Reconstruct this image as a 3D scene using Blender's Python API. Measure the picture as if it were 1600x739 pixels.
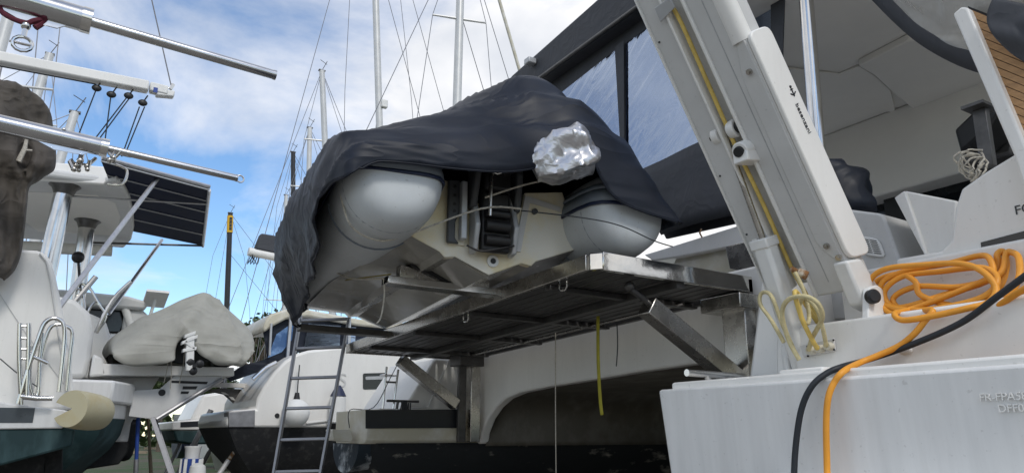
import bpy, bmesh, math, random
from mathutils import Vector as V, Matrix, noise
random.seed(7)
for o in list(bpy.data.objects): bpy.data.objects.remove(o)
S = bpy.context.scene
COL = S.collection

# ------------------------------------------------------------------ camera
F = 1133.0; PITCH = math.atan(310 / F); YAW = math.atan(1840 / 1175.0)
CAM = V((0, 0, 1.6))
FW = V((-math.sin(YAW) * math.cos(PITCH), math.cos(YAW) * math.cos(PITCH), math.sin(PITCH)))
RT = V((math.cos(YAW), math.sin(YAW), 0)); UP = RT.cross(FW)
cd = bpy.data.cameras.new('camera'); cam = bpy.data.objects.new('camera', cd); COL.objects.link(cam)
cam.location = CAM; cam.rotation_euler = (math.pi / 2 + PITCH, 0, YAW)
cd.sensor_width = 36; cd.lens = 36 * F / 1600; cd.clip_end = 4000; cd.clip_start = 0.05
S.camera = cam

# ------------------------------------------------------------------ sky + sun
SUN_EL, SUN_AZ = math.radians(45), math.radians(96)      # azimuth measured from +Y towards +X
w = bpy.data.worlds.new('World'); S.world = w; w.use_nodes = True
nt = w.node_tree; N = nt.nodes; L = nt.links; N.clear()
def wn(t, **k):
    n = N.new(t)
    for a, b in k.items(): setattr(n, a, b)
    return n
sky = wn('ShaderNodeTexSky', sky_type='NISHITA', sun_disc=False); sky.sun_elevation = SUN_EL; sky.sun_rotation = SUN_AZ
sky.air_density = 1.0; sky.dust_density = 0.2; sky.ozone_density = 1.6
hs = wn('ShaderNodeHueSaturation'); L.new(sky.outputs[0], hs.inputs['Color']); hs.inputs['Saturation'].default_value = 1.2; hs.inputs['Value'].default_value = 1.3
tc = wn('ShaderNodeTexCoord'); sp = wn('ShaderNodeSeparateXYZ'); L.new(tc.outputs['Generated'], sp.inputs[0])
zz = wn('ShaderNodeMath', operation='MAXIMUM'); L.new(sp.outputs[2], zz.inputs[0]); zz.inputs[1].default_value = 0
za = wn('ShaderNodeMath', operation='ADD'); L.new(zz.outputs[0], za.inputs[0]); za.inputs[1].default_value = 0.35
dx = wn('ShaderNodeMath', operation='DIVIDE'); L.new(sp.outputs[0], dx.inputs[0]); L.new(za.outputs[0], dx.inputs[1])
dy = wn('ShaderNodeMath', operation='DIVIDE'); L.new(sp.outputs[1], dy.inputs[0]); L.new(za.outputs[0], dy.inputs[1])
cb = wn('ShaderNodeCombineXYZ'); L.new(dx.outputs[0], cb.inputs[0]); L.new(dy.outputs[0], cb.inputs[1])
cb.inputs[2].default_value = 70.2
n1 = wn('ShaderNodeTexNoise'); n1.inputs['Scale'].default_value = 1.35; n1.inputs['Detail'].default_value = 9
n1.inputs['Roughness'].default_value = 0.58; n1.inputs['Distortion'].default_value = 0.35
L.new(cb.outputs[0], n1.inputs['Vector'])
r1 = wn('ShaderNodeValToRGB'); L.new(n1.outputs['Fac'], r1.inputs[0])
r1.color_ramp.elements[0].position = 0.37; r1.color_ramp.elements[1].position = 0.57
r1.color_ramp.elements[0].color = (0.04, 0.04, 0.04, 1); r1.color_ramp.elements[1].color = (0.97, 0.97, 0.97, 1)
n2 = wn('ShaderNodeTexNoise'); n2.inputs['Scale'].default_value = 3.2; n2.inputs['Detail'].default_value = 6
L.new(cb.outputs[0], n2.inputs['Vector'])
r2 = wn('ShaderNodeValToRGB'); L.new(n2.outputs['Fac'], r2.inputs[0])
r2.color_ramp.elements[0].position = 0.36; r2.color_ramp.elements[1].position = 0.66
r2.color_ramp.elements[0].color = (5.7, 5.9, 6.3, 1); r2.color_ramp.elements[1].color = (9.1, 8.9, 8.7, 1)
mx = wn('ShaderNodeMix', data_type='RGBA'); L.new(r1.outputs[0], mx.inputs[0]); L.new(hs.outputs[0], mx.inputs[6]); L.new(r2.outputs[0], mx.inputs[7])
bg = wn('ShaderNodeBackground'); L.new(mx.outputs[2], bg.inputs[0]); bg.inputs[1].default_value = 0.10
wo = wn('ShaderNodeOutputWorld'); L.new(bg.outputs[0], wo.inputs[0])
sl = bpy.data.lights.new('sun', 'SUN'); sl.energy = 1.15; sl.angle = math.radians(12); sl.color = (1, 0.965, 0.91)
so = bpy.data.objects.new('sun', sl); COL.objects.link(so)
sd = V((math.sin(SUN_AZ) * math.cos(SUN_EL), math.cos(SUN_AZ) * math.cos(SUN_EL), math.sin(SUN_EL)))
so.rotation_euler = sd.to_track_quat('Z', 'Y').to_euler(); so.location = (30, 30, 40)
vs = S.view_settings; vs.view_transform = 'Standard'; vs.look = 'None'; vs.exposure = 0.5; vs.gamma = 1
S.render.engine = 'CYCLES'

# ------------------------------------------------------------------ survey helpers: a sight line met with a plane of the yard
def ray(x, y): return FW * F + RT * (x - 800) + UP * (369.5 - y)
def on(ax, v, x, y):
    d = ray(x, y); i = 'xyz'.index(ax); return CAM + d * ((v - CAM[i]) / d[i])
def pX(v, x, y): return on('x', v, x, y)
def pY(v, x, y): return on('y', v, x, y)
def pZ(v, x, y): return on('z', v, x, y)
def pD(d, x, y):
    r = ray(x, y); return CAM + r * (d / (r.x * -math.sin(YAW) + r.y * math.cos(YAW)))

# ------------------------------------------------------------------ mesh builder
class MB:
    def __init__(s): s.v = []; s.f = []; s.m = []
    def add(s, vs, fs, m=0):
        b = len(s.v); s.v += [V(p) for p in vs]; s.f += [tuple(b + i for i in f) for f in fs]; s.m += [m] * len(fs); return s
    def box(s, lo, hi, m=0, M=None):
        x0, y0, z0 = lo; x1, y1, z1 = hi
        vs = [V(p) for p in ((x0,y0,z0),(x1,y0,z0),(x1,y1,z0),(x0,y1,z0),(x0,y0,z1),(x1,y0,z1),(x1,y1,z1),(x0,y1,z1))]
        if M is not None: vs = [M @ p for p in vs]
        return s.add(vs, [(0,3,2,1),(4,5,6,7),(0,1,5,4),(1,2,6,5),(2,3,7,6),(3,0,4,7)], m)
    def prism(s, pts, vec, m=0):
        pts = [V(p) for p in pts]; vec = V(vec); n = len(pts)
        nr = V((0,0,0))
        for i in range(n): nr += (pts[i]-pts[0]).cross(pts[(i+1)%n]-pts[0])
        if nr.dot(vec) > 0: pts.reverse()
        vs = pts + [p + vec for p in pts]
        fs = [tuple(range(n)), tuple(range(2*n-1, n-1, -1))] + [(i, n+i, n+(i+1)%n, (i+1)%n) for i in range(n)]
        return s.add(vs, fs, m)
    def tube(s, path, r, n=10, m=0, caps=True, sub=0):
        path = [V(p) for p in path]
        if sub: path, r = smooth(path, sub), (smooth_r(r, len(path), sub) if isinstance(r, (list, tuple)) else r)
        k = len(path); rs = r if isinstance(r, (list, tuple)) else [r]*k
        T = []
        for i in range(k):
            d = path[min(i+1,k-1)] - path[max(i-1,0)]
            T.append(d.normalized() if d.length > 1e-9 else V((0,0,1)))
        a = T[0].orthogonal().normalized(); vs = []
        for i in range(k):
            a = (a - T[i]*a.dot(T[i])).normalized(); b = T[i].cross(a)
            vs += [path[i] + (a*math.cos(2*math.pi*j/n) + b*math.sin(2*math.pi*j/n))*rs[i] for j in range(n)]
        fs = [(i*n+j, i*n+(j+1)%n, (i+1)*n+(j+1)%n, (i+1)*n+j) for i in range(k-1) for j in range(n)]
        if caps: fs += [tuple(range(n-1,-1,-1)), tuple((k-1)*n+j for j in range(n))]
        return s.add(vs, fs, m)
    def bar(s, a, b, wv, hv, m=0):            # square bar from a to b, half-vectors w and h
        a, b, wv, hv = V(a), V(b), V(wv), V(hv)
        return s.prism([a-wv-hv, a+wv-hv, a+wv+hv, a-wv+hv], b-a, m)
    def loft(s, secs, m=0, close=False, cap=False):
        n = len(secs[0]); vs = [p for q in secs for p in q]; e = n if close else n-1
        fs = [(i*n+j, i*n+(j+1)%n, (i+1)*n+(j+1)%n, (i+1)*n+j) for i in range(len(secs)-1) for j in range(e)]
        if cap: fs += [tuple(range(n-1,-1,-1)), tuple((len(secs)-1)*n+j for j in range(n))]
        return s.add(vs, fs, m)
    def ball(s, c, r, m=0, nu=14, nv=9, sc=(1,1,1)):
        c = V(c); vs = []; 
        for i in range(nv+1):
            t = math.pi*i/nv
            vs += [c + V((math.sin(t)*math.cos(2*math.pi*j/nu)*sc[0], math.sin(t)*math.sin(2*math.pi*j/nu)*sc[1], math.cos(t)*sc[2]))*r for j in range(nu)]
        return s.add(vs, [(i*nu+j, (i+1)*nu+j, (i+1)*nu+(j+1)%nu, i*nu+(j+1)%nu) for i in range(nv) for j in range(nu)], m)
def cr(p0,p1,p2,p3,t):
    return 0.5*((2*p1)+(p2-p0)*t+(2*p0-5*p1+4*p2-p3)*t*t+(3*p1-p0-3*p2+p3)*t*t*t)
def smooth(P, k):
    o = []
    for i in range(len(P)-1):
        p0 = P[max(i-1,0)]; p3 = P[min(i+2,len(P)-1)]
        for j in range(k): o.append(cr(p0,P[i],P[i+1],p3,j/k))
    return o+[P[-1]]
def smooth_r(r, n, k): return smooth(list(r), k)

def obj(name, mb, mat, parent=None, base=None, bev=0, sharp=38, seg=2, recalc=True):
    if parent is not None: base = V(parent['_b'])
    elif base is None: base = V((0,0,0))
    me = bpy.data.meshes.new(name); me.from_pydata([tuple(p-base) for p in mb.v], [], mb.f)
    mats = mat if isinstance(mat, (list, tuple)) else [mat]
    for q in mats: me.materials.append(q)
    for i, p in enumerate(me.polygons): p.material_index = mb.m[i]
    if recalc:
        bm = bmesh.new(); bm.from_mesh(me); bmesh.ops.remove_doubles(bm, verts=bm.verts, dist=1e-5)
        bmesh.ops.recalc_face_normals(bm, faces=bm.faces); bm.to_mesh(me); bm.free()
    me.shade_smooth(); me.set_sharp_from_angle(angle=math.radians(sharp))
    o = bpy.data.objects.new(name, me); COL.objects.link(o); o['_b'] = tuple(base)
    if parent is not None: o.parent = parent
    else: o.location = base
    if bev:
        b = o.modifiers.new('bevel', 'BEVEL'); b.width = bev; b.segments = seg; b.limit_method = 'ANGLE'; b.angle_limit = math.radians(35); b.harden_normals = False
        me.shade_flat() if seg < 2 else None
    return o
def thing(name, label, cat, base, group=None):
    o = bpy.data.objects.new(name, None); COL.objects.link(o); o.location = base; o['_b'] = tuple(base); o.empty_display_size = .1
    return tag(o, label, cat, group)
def tag(o, label=None, cat=None, group=None, kind=None):
    if label: o['label'] = label
    if cat: o['category'] = cat
    if group: o['group'] = group
    if kind: o['kind'] = kind
    return o
def text(name, s, size, M, mat, parent, depth=0.002):
    cu = bpy.data.curves.new(name, 'FONT'); cu.body = s; cu.size = size; cu.extrude = depth
    t = bpy.data.objects.new(name+'_tmp', cu); COL.objects.link(t)
    bpy.context.view_layer.update()
    me = bpy.data.meshes.new_from_object(t.evaluated_get(bpy.context.evaluated_depsgraph_get())); bpy.data.objects.remove(t)
    me.name = name; base = V(parent['_b'])
    me.transform(Matrix.Translation(-base) @ M); me.materials.clear(); me.materials.append(mat)
    o = bpy.data.objects.new(name, me); COL.objects.link(o); o.parent = parent; o['_b'] = tuple(base); return o
def frame(o, ex, ey):        # matrix with text x axis ex, y axis ey at o
    ex = V(ex).normalized(); ey = (V(ey) - ex*ex.dot(V(ey))).normalized(); ez = ex.cross(ey)
    return Matrix(((ex.x,ey.x,ez.x,o[0]),(ex.y,ey.y,ez.y,o[1]),(ex.z,ey.z,ez.z,o[2]),(0,0,0,1)))

# ------------------------------------------------------------------ materials
def mat(name, c, rough=.5, metal=0, var=.12, vs=6, bump=0, bs=30, stretch=None, c2=None, lo=.45, hi=.65, rv=.1, coat=0, trans=0, ior=1.45, alpha=1, spec=.5, speck=0, wrinkle=0, wscale=1.0):
    m = bpy.data.materials.new(name); m.use_nodes = True; t = m.node_tree; n = t.nodes; l = t.links
    b = n['Principled BSDF']; b.inputs['Metallic'].default_value = metal; b.inputs['IOR'].default_value = ior
    b.inputs['Coat Weight'].default_value = coat; b.inputs['Transmission Weight'].default_value = trans; b.inputs['Alpha'].default_value = alpha
    b.inputs['Specular IOR Level'].default_value = spec
    g = n.new('ShaderNodeTexCoord'); mp = n.new('ShaderNodeMapping'); l.new(g.outputs['Object'], mp.inputs[0])
    if stretch: mp.inputs['Scale'].default_value = stretch
    a = n.new('ShaderNodeTexNoise'); a.inputs['Scale'].default_value = vs; a.inputs['Detail'].default_value = 7; a.inputs['Roughness'].default_value = .62
    l.new(mp.outputs[0], a.inputs['Vector'])
    r = n.new('ShaderNodeValToRGB'); l.new(a.outputs['Fac'], r.inputs[0])
    r.color_ramp.elements[0].position = lo if c2 else .25; r.color_ramp.elements[1].position = hi if c2 else .75
    r.color_ramp.elements[0].color = (*[x*(1-var) for x in c], 1)
    r.color_ramp.elements[1].color = (*(c2 if c2 else [min(1, x*(1+var)) for x in c]), 1)
    src = r.outputs[0]
    if speck:
        for sc_, p0, p1, st_, col_, k_ in ((55, .66, .72, (1,1,1), (.10,.085,.06,1), speck), (7, .55, .85, (3,3,.18), (.30,.27,.20,1), speck*.55)):
            mp3 = n.new('ShaderNodeMapping'); l.new(g.outputs['Object'], mp3.inputs[0]); mp3.inputs['Scale'].default_value = st_
            e = n.new('ShaderNodeTexNoise'); e.inputs['Scale'].default_value = sc_; e.inputs['Detail'].default_value = 4; l.new(mp3.outputs[0], e.inputs['Vector'])
            w_ = n.new('ShaderNodeMapRange'); l.new(e.outputs['Fac'], w_.inputs[0]); w_.inputs[1].default_value = p0; w_.inputs[2].default_value = p1; w_.inputs[4].default_value = k_
            x_ = n.new('ShaderNodeMix'); x_.data_type = 'RGBA'; l.new(w_.outputs[0], x_.inputs[0]); l.new(src, x_.inputs[6]); x_.inputs[7].default_value = col_; src = x_.outputs[2]
    l.new(src, b.inputs['Base Color'])
    if wrinkle:
        hh = None
        for sc_, st_, rot_, k_ in ((2.2,(3.0,.45,2.6),(.25,.15,.35),1.0),(1.6,(.9,.7,2.0),(.5,.7,.2),.35),(9,(1.5,.5,1),(.1,.4,.6),.04)):
            mp3 = n.new('ShaderNodeMapping'); l.new(g.outputs['Object'], mp3.inputs[0]); mp3.inputs['Rotation'].default_value = rot_; mp3.inputs['Scale'].default_value = st_
            e = n.new('ShaderNodeTexNoise'); e.inputs['Scale'].default_value = sc_*wscale; e.inputs['Detail'].default_value = 2; e.inputs['Distortion'].default_value = .6; l.new(mp3.outputs[0], e.inputs['Vector'])
            s1 = n.new('ShaderNodeMath'); s1.operation = 'SUBTRACT'; l.new(e.outputs['Fac'], s1.inputs[0]); s1.inputs[1].default_value = .5
            s2 = n.new('ShaderNodeMath'); s2.operation = 'ABSOLUTE'; l.new(s1.outputs[0], s2.inputs[0])
            s3 = n.new('ShaderNodeMath'); s3.operation = 'POWER'; l.new(s2.outputs[0], s3.inputs[0]); s3.inputs[1].default_value = .9
            s4 = n.new('ShaderNodeMath'); s4.operation = 'MULTIPLY'; l.new(s3.outputs[0], s4.inputs[0]); s4.inputs[1].default_value = -k_
            if hh is None: hh = s4.outputs[0]
            else:
                s5 = n.new('ShaderNodeMath'); l.new(hh, s5.inputs[0]); l.new(s4.outputs[0], s5.inputs[1]); hh = s5.outputs[0]
        u = n.new('ShaderNodeBump'); u.inputs['Strength'].default_value = wrinkle; u.inputs['Distance'].default_value = .06/wscale
        l.new(hh, u.inputs['Height']); l.new(u.outputs[0], b.inputs['Normal']); bump = 0
    q = n.new('ShaderNodeMapRange'); l.new(a.outputs['Fac'], q.inputs[0]); q.inputs[3].default_value = max(.02, rough-rv); q.inputs[4].default_value = min(1, rough+rv)
    l.new(q.outputs[0], b.inputs['Roughness'])
    if bump:
        h = n.new('ShaderNodeTexNoise'); h.inputs['Scale'].default_value = bs; h.inputs['Detail'].default_value = 5; l.new(mp.outputs[0], h.inputs['Vector'])
        u = n.new('ShaderNodeBump'); u.inputs['Strength'].default_value = bump; u.inputs['Distance'].default_value = .02
        l.new(h.outputs['Fac'], u.inputs['Height']); l.new(u.outputs[0], b.inputs['Normal'])
    return m
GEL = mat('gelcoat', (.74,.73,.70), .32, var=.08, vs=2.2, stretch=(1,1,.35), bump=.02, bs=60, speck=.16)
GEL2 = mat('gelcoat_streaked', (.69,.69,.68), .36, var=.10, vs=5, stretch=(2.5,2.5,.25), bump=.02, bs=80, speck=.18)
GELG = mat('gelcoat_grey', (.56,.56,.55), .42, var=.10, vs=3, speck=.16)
CEIL = mat('ceiling_liner', (.75,.73,.69), .6, var=.05, vs=2)
CREAM = mat('gelcoat_cream', (.60,.56,.44), .4, var=.12, vs=4, c2=(.64,.62,.56))
TRANS = mat('transom_stained_sunlit', (.78,.67,.40), .42, var=.1, vs=2.2, c2=(.72,.69,.60), lo=.4, hi=.58)  # yellow stain, with sunlit warmth and brightness put into the colour
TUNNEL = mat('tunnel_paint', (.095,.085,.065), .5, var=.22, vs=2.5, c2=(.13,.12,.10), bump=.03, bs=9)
ABLK = mat('antifoul_black', (.012,.013,.015), .75, var=.3, vs=9, c2=(.05,.05,.048), lo=.52, hi=.8, bump=.2, bs=25)
AGRN = mat('antifoul_green', (.014,.05,.055), .7, var=.35, vs=4, stretch=(1,1,.3), c2=(.07,.13,.14), lo=.45, hi=.85, bump=.1)
SCRAPE = mat('antifoul_scraped', (.015,.018,.02), .7, var=.3, vs=5.5, c2=(.34,.32,.27), lo=.58, hi=.74, bump=.3, bs=20, stretch=(1,.6,1.6))
SCRAPEB = mat('antifoul_scraped_blue', (.03,.045,.06), .7, var=.3, vs=5, c2=(.45,.48,.5), lo=.5, hi=.66, bump=.3, bs=20)
STRIPE = mat('hull_stripe', (.02,.022,.026), .35, var=.15)
STRIPG = mat('hull_window_band', (.05,.06,.07), .3, var=.15)
STEEL = mat('stainless', (.62,.61,.59), .16, metal=1, var=.12, vs=7, rv=.08)
STEELB = mat('stainless_brushed', (.50,.48,.45), .27, metal=1, var=.25, vs=9, rv=.12)
STEELT = mat('stainless_tube', (.52,.52,.53), .22, metal=1, var=.1, vs=4, rv=.06)
STEELM = mat('stainless_mirror', (.66,.64,.60), .09, metal=1, var=.12, vs=5, rv=.05, bump=.12, bs=3.5)
STEELD = mat('steel_dull', (.11,.107,.105), .42, metal=.7, var=.3, vs=12, bump=.1)
ALU = mat('aluminium', (.50,.50,.51), .42, metal=1, var=.15, vs=14)
ALUD = mat('aluminium_dull', (.30,.30,.31), .5, metal=.8, var=.2, vs=10)
MASTW = mat('mast_pale', (.58,.58,.57), .4, metal=.25, var=.1, vs=3)
MASTB = mat('mast_carbon', (.02,.021,.024), .4, var=.2, vs=4)
YEL = mat('mast_band_yellow', (.72,.42,.02), .5)
NAVY = mat('cover_navy', (.007,.0105,.020), .50, var=.3, vs=5, rv=.1, spec=.35, wrinkle=.42, wscale=.7)
AWN = mat('awning_grey', (.045,.048,.056), .7, var=.18, vs=5, wrinkle=.22)
BROWN = mat('cover_brown', (.078,.068,.058), .8, var=.10, vs=4, wrinkle=.6, wscale=.7)
TAUPE = mat('cover_taupe', (.33,.325,.29), .85, var=.12, vs=4, wrinkle=.6, wscale=.45)
FOIL = mat('foil', (.58,.58,.60), .36, metal=.9, var=.1, vs=12, wrinkle=.4, wscale=2.0)
TUBE = mat('hypalon_pale', (.52,.55,.57), .45, var=.10, vs=2.5, bump=.04, bs=12, speck=.3)
TUBED = mat('hypalon_grey_blue', (.17,.20,.24), .5, var=.08, vs=4)
TNAVY = mat('hypalon_navy', (.012,.02,.055), .5)
RIBB = mat('rib_bottom', (.27,.26,.23), .24, var=.25, vs=3.2, rv=.12, bump=.05, bs=8, coat=.3)
BLACK = mat('black_plastic', (.012,.012,.013), .45, var=.3, vs=12)
DGREY = mat('dark_grey_plastic', (.05,.053,.057), .45, var=.2, vs=10)
LGREY = mat('light_grey_metal', (.42,.43,.44), .4, metal=.3, var=.12)
ORANGE = mat('hose_orange', (.74,.31,.03), .5, var=.14, vs=9, bump=.08, bs=60)
HBLACK = mat('hose_black', (.016,.02,.026), .55, var=.2, bump=.1, bs=70)
YHOSE = mat('hydraulic_hose', (.62,.45,.12), .5, var=.25, vs=20)
YHOSE2 = mat('sheathed_hose', (.55,.48,.27), .7, var=.25, vs=30, bump=.3, bs=140)
STRAP = mat('strap_yellow', (.38,.34,.035), .7, var=.15, vs=20)
STRAPD = mat('strap_olive', (.28,.22,.03), .7, var=.15, vs=20)
ROPE = mat('rope_pale', (.45,.42,.36), .85, var=.4, vs=60)
ROPED = mat('rope_dark', (.04,.045,.05), .8, var=.3, vs=60)
ROPER = mat('rope_maroon', (.10,.015,.03), .8, var=.3, vs=60)
WIRE = mat('wire_rope', (.20,.20,.21), .4, metal=.6)
RUST = mat('rusty_steel', (.35,.16,.05), .8, var=.4, vs=20, c2=(.6,.55,.45))
TEAK = mat('teak', (.42,.24,.11), .6, var=.25, vs=7, stretch=(1.2,8,8), bump=.1, bs=30)
CAULK = mat('caulking', (.012,.012,.012), .7)
GLASSD = mat('glass_dark', (.01,.012,.014), .08, var=.1, rv=.03)
BLUEW = mat('window_blue', (.10,.20,.42), .15, var=.35, vs=5, rv=.08, c2=(.22,.36,.6), bump=.2, bs=9)
FEND = mat('fender_yellowed', (.55,.50,.33), .6, var=.2, vs=4, c2=(.42,.34,.17), lo=.5, hi=.75, bump=.1, bs=8)
WHITEP = mat('white_plastic', (.70,.70,.68), .45, var=.1, vs=6)
BLUEP = mat('blue_paint', (.02,.06,.28), .5, var=.2)
SOLAR = mat('solar_back', (.012,.016,.035), .6, var=.25, vs=3, spec=.1)
WOOD = mat('weathered_timber', (.25,.20,.14), .85, var=.35, vs=6, stretch=(1,6,6), bump=.4)
BARK = mat('bark', (.10,.08,.06), .9, var=.3, vs=10, bump=.5)
LEAF = mat('leaves', (.05,.075,.025), .6, var=.4, vs=2)
STEEL_BLK = mat('black_steel', (.02,.02,.02), .5)
def vinyl(name, k, c):
    m = bpy.data.materials.new(name); m.use_nodes = True; t = m.node_tree; n = t.nodes; l = t.links; n.clear()
    g = n.new('ShaderNodeTexCoord'); mp = n.new('ShaderNodeMapping'); mp.inputs['Scale'].default_value = (1,1,1); mp.inputs['Rotation'].default_value = (0,.6,0); l.new(g.outputs['Object'], mp.inputs[0])
    mp2 = n.new('ShaderNodeMapping'); mp2.inputs['Scale'].default_value = (1.2,1,5); l.new(mp.outputs[0], mp2.inputs[0])
    a = n.new('ShaderNodeTexNoise'); a.inputs['Scale'].default_value = 1.5; a.inputs['Detail'].default_value = 3; a.inputs['Distortion'].default_value = 1.6; l.new(mp2.outputs[0], a.inputs['Vector'])
    u = n.new('ShaderNodeBump'); u.inputs['Strength'].default_value = k; u.inputs['Distance'].default_value = .05; l.new(a.outputs['Fac'], u.inputs['Height'])
    gl = n.new('ShaderNodeBsdfGlossy'); gl.inputs['Roughness'].default_value = .05; gl.inputs['Color'].default_value = (.62,.74,.95,1); l.new(u.outputs[0], gl.inputs['Normal'])
    df = n.new('ShaderNodeBsdfTransparent'); df.inputs[0].default_value = (*c, 1)
    mxx = n.new('ShaderNodeMixShader'); mxx.inputs[0].default_value = .42; l.new(df.outputs[0], mxx.inputs[1]); l.new(gl.outputs[0], mxx.inputs[2])
    o = n.new('ShaderNodeOutputMaterial'); l.new(mxx.outputs[0], o.inputs[0]); return m
VINYL = vinyl('clear_vinyl', .08, (.5,.52,.55)); VINYL2 = mat('clear_vinyl_creased', (.62,.62,.60), .25, var=.2, vs=3, wrinkle=.4, wscale=1.2, alpha=.42)

# ------------------------------------------------------------------ ground
gm = bpy.data.materials.new('ground_grass_dirt'); gm.use_nodes = True
t = gm.node_tree; n = t.nodes; l = t.links; b = n['Principled BSDF']; b.inputs['Roughness'].default_value = .95
g = n.new('ShaderNodeTexCoord')
a = n.new('ShaderNodeTexNoise'); a.inputs['Scale'].default_value = .35; a.inputs['Detail'].default_value = 8; l.new(g.outputs['Object'], a.inputs['Vector'])
r = n.new('ShaderNodeValToRGB'); l.new(a.outputs['Fac'], r.inputs[0])
r.color_ramp.elements[0].position = .42; r.color_ramp.elements[0].color = (.07,.06,.04,1); r.color_ramp.elements[1].position = .56; r.color_ramp.elements[1].color = (.03,.06,.012,1)
l.new(r.outputs[0], b.inputs['Base Color'])
h = n.new('ShaderNodeTexNoise'); h.inputs['Scale'].default_value = 12; h.inputs['Detail'].default_value = 6; l.new(g.outputs['Object'], h.inputs['Vector'])
u = n.new('ShaderNodeBump'); u.inputs['Strength'].default_value = .6; u.inputs['Distance'].default_value = .1; l.new(h.outputs['Fac'], u.inputs['Height']); l.new(u.outputs[0], b.inputs['Normal'])
gmb = MB(); R = 60; GX0, GX1, GY0, GY1 = -120., 30., -60., 80.
def gh(x, y): return .05*noise.noise(V((x*.35, y*.35, 0))) + .12*noise.noise(V((x*.07, y*.07, 3)))-.06
vs_ = []; 
for i in range(R+1):
    for j in range(R+1):
        x = GX0+(GX1-GX0)*i/R; y = GY0+(GY1-GY0)*j/R
        vs_.append((x, y, gh(x, y)))
gmb.add(vs_, [(i*(R+1)+j, (i+1)*(R+1)+j, (i+1)*(R+1)+j+1, i*(R+1)+j+1) for i in range(R) for j in range(R)])
k = 1500; e = [(-k,-k,-.12),(k,-k,-.12),(k,k,-.12),(-k,k,-.12)]
gmb.add(e, [(0,1,2,3)])
HARD = mat('crushed_stone', (.25,.235,.205), .95, var=.25, vs=3, c2=(.32,.30,.27), bump=.5, bs=25)
hm = MB(); RX, RY = 24, 24
hm.add([(-15+33*i/RX, -16+36*j/RY, gh(-15+33*i/RX, -16+36*j/RY)+.03+.02*noise.noise(V((i*.7,j*.7,0)))) for i in range(RX+1) for j in range(RY+1)], [(i*(RY+1)+j, (i+1)*(RY+1)+j, (i+1)*(RY+1)+j+1, i*(RY+1)+j+1) for i in range(RX) for j in range(RY)])
tag(obj('hardstanding', hm, HARD, recalc=False), kind='structure', label='pale crushed stone hardstanding under the near boats')  # out of view; pale stone added to bounce light onto the undersides
tag(obj('ground', gmb, gm, recalc=False), kind='structure', label='rough grass and dirt of the boat yard')

# ================================================================== the near catamaran (right)
cat = thing('catamaran', 'large white catamaran on the right, stern steps and both hulls facing the lane', 'catamaran', (-3.8, 5.0, 0))
BK = .3
def rounded(pts, r=.03, k=4, closed=True):
    o = []; n = len(pts)
    for i in range(n):
        p = V(pts[i]); a = V(pts[i-1]); b = V(pts[(i+1) % n])
        da, db = (a-p), (b-p); rr = min(r, da.length*.45, db.length*.45)
        p0 = p+da.normalized()*rr; p1 = p+db.normalized()*rr
        for j in range(k+1):
            t_ = j/k; o.append(p0*(1-t_)**2+p*2*t_*(1-t_)+p1*t_*t_)
    return o
# near hull: transom riser, treads
m = MB(); m.prism([(-2.615,2.50,1.81),(-.55,2.50,1.81),(-.55,2.53,1.25),(-2.57,2.53,1.25)], (0,.35,0))
tr = obj('transom_riser', m, GEL2, cat, bev=.014)
text('hull_number', 'FR-FPA58', .034, frame((-1.178,2.4975,1.703),(1,0,0),(0,.05,-1.0*-1)), GEL, tr, .0022)
text('hull_number', 'DFF05', .034, frame((-1.130,2.4985,1.668),(1,0,0),(0,.05,1)), GEL, tr, .0022)
m = MB(); m.prism([(-1.98,2.36,1.445),(-.55,2.36,1.445),(-.55,2.52,1.45),(-1.98,2.52,1.45)], (0,0,-.035))
sw = obj('folding_step', m, WHITEP, cat, bev=.01)
for x in (-1.9,-1.55,-1.2,-.9):
    m = MB(); m.box((x,2.35,1.447),(x+.05,2.47,1.462)); obj('step_hinge', m, GELG, sw, bev=.004)
m = MB(); m.box((-2.56,2.535,1.80),(-.55,2.86,1.842)); obj('swim_platform', m, GEL, cat, bev=.012)
for i in range(9):
    x = -2.05+.165*i
    m = MB(); m.box((x,2.66,1.840),(x+.158,2.795,1.849)); obj('teak_plank', m, TEAK, cat)
def yz(y, x, yy): return pY(y, x, yy)
z2 = pY(2.80, 1270, 506).z
m = MB(); m.box((-2.06,2.80,1.80),(-.55,3.10,z2)); r2_ = obj('step_riser', m, GEL, cat, bev=.014)
z3 = pY(3.08, 1400, 408).z
m = MB(); m.box((-1.98,3.08,1.9),(-.55,3.30,z3-.01)); obj('upper_riser', m, GEL, cat, bev=.014)
for k_ in range(7):
    q = MB(); x = -1.62+.15*k_; q.box((x,2.85,z2-.002),(x+.143,3.06,z2+.007)); obj('teak_plank', q, TEAK, cat)
# small fittings on the step riser
m = MB(); p = pY(2.80,1415,548); m.ball((p.x,2.80,p.z), .022, 0, 14, 8, (1.3,.6,.7)); obj('courtesy_light', m, WHITEP, r2_)
m = MB(); a = pY(2.797,1252,540); b = pY(2.797,1305,528); c = pY(2.797,1307,548); d = pY(2.797,1258,558)
m.prism([a,b,c,d], (0,-.012,0)); gp = obj('gland_plate', m, GELG, cat, bev=.003)
glands = []
for q in ((1270,548),(1284,545),(1298,541)):
    m = MB(); p = pY(2.785,*q); m.tube([p,(p.x,p.y-.03,p.z)], [.019,.016], 14); obj('cable_gland', m, CREAM, gp); glands.append(V((p.x,p.y-.03,p.z)))
for q in ((1262,541),(1303,531),(1304,546),(1263,556)):
    m = MB(); p = pY(2.785,*q); m.tube([p,(p.x,p.y-.005,p.z)], .004, 8); obj('screw', m, BLACK, gp)
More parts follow.
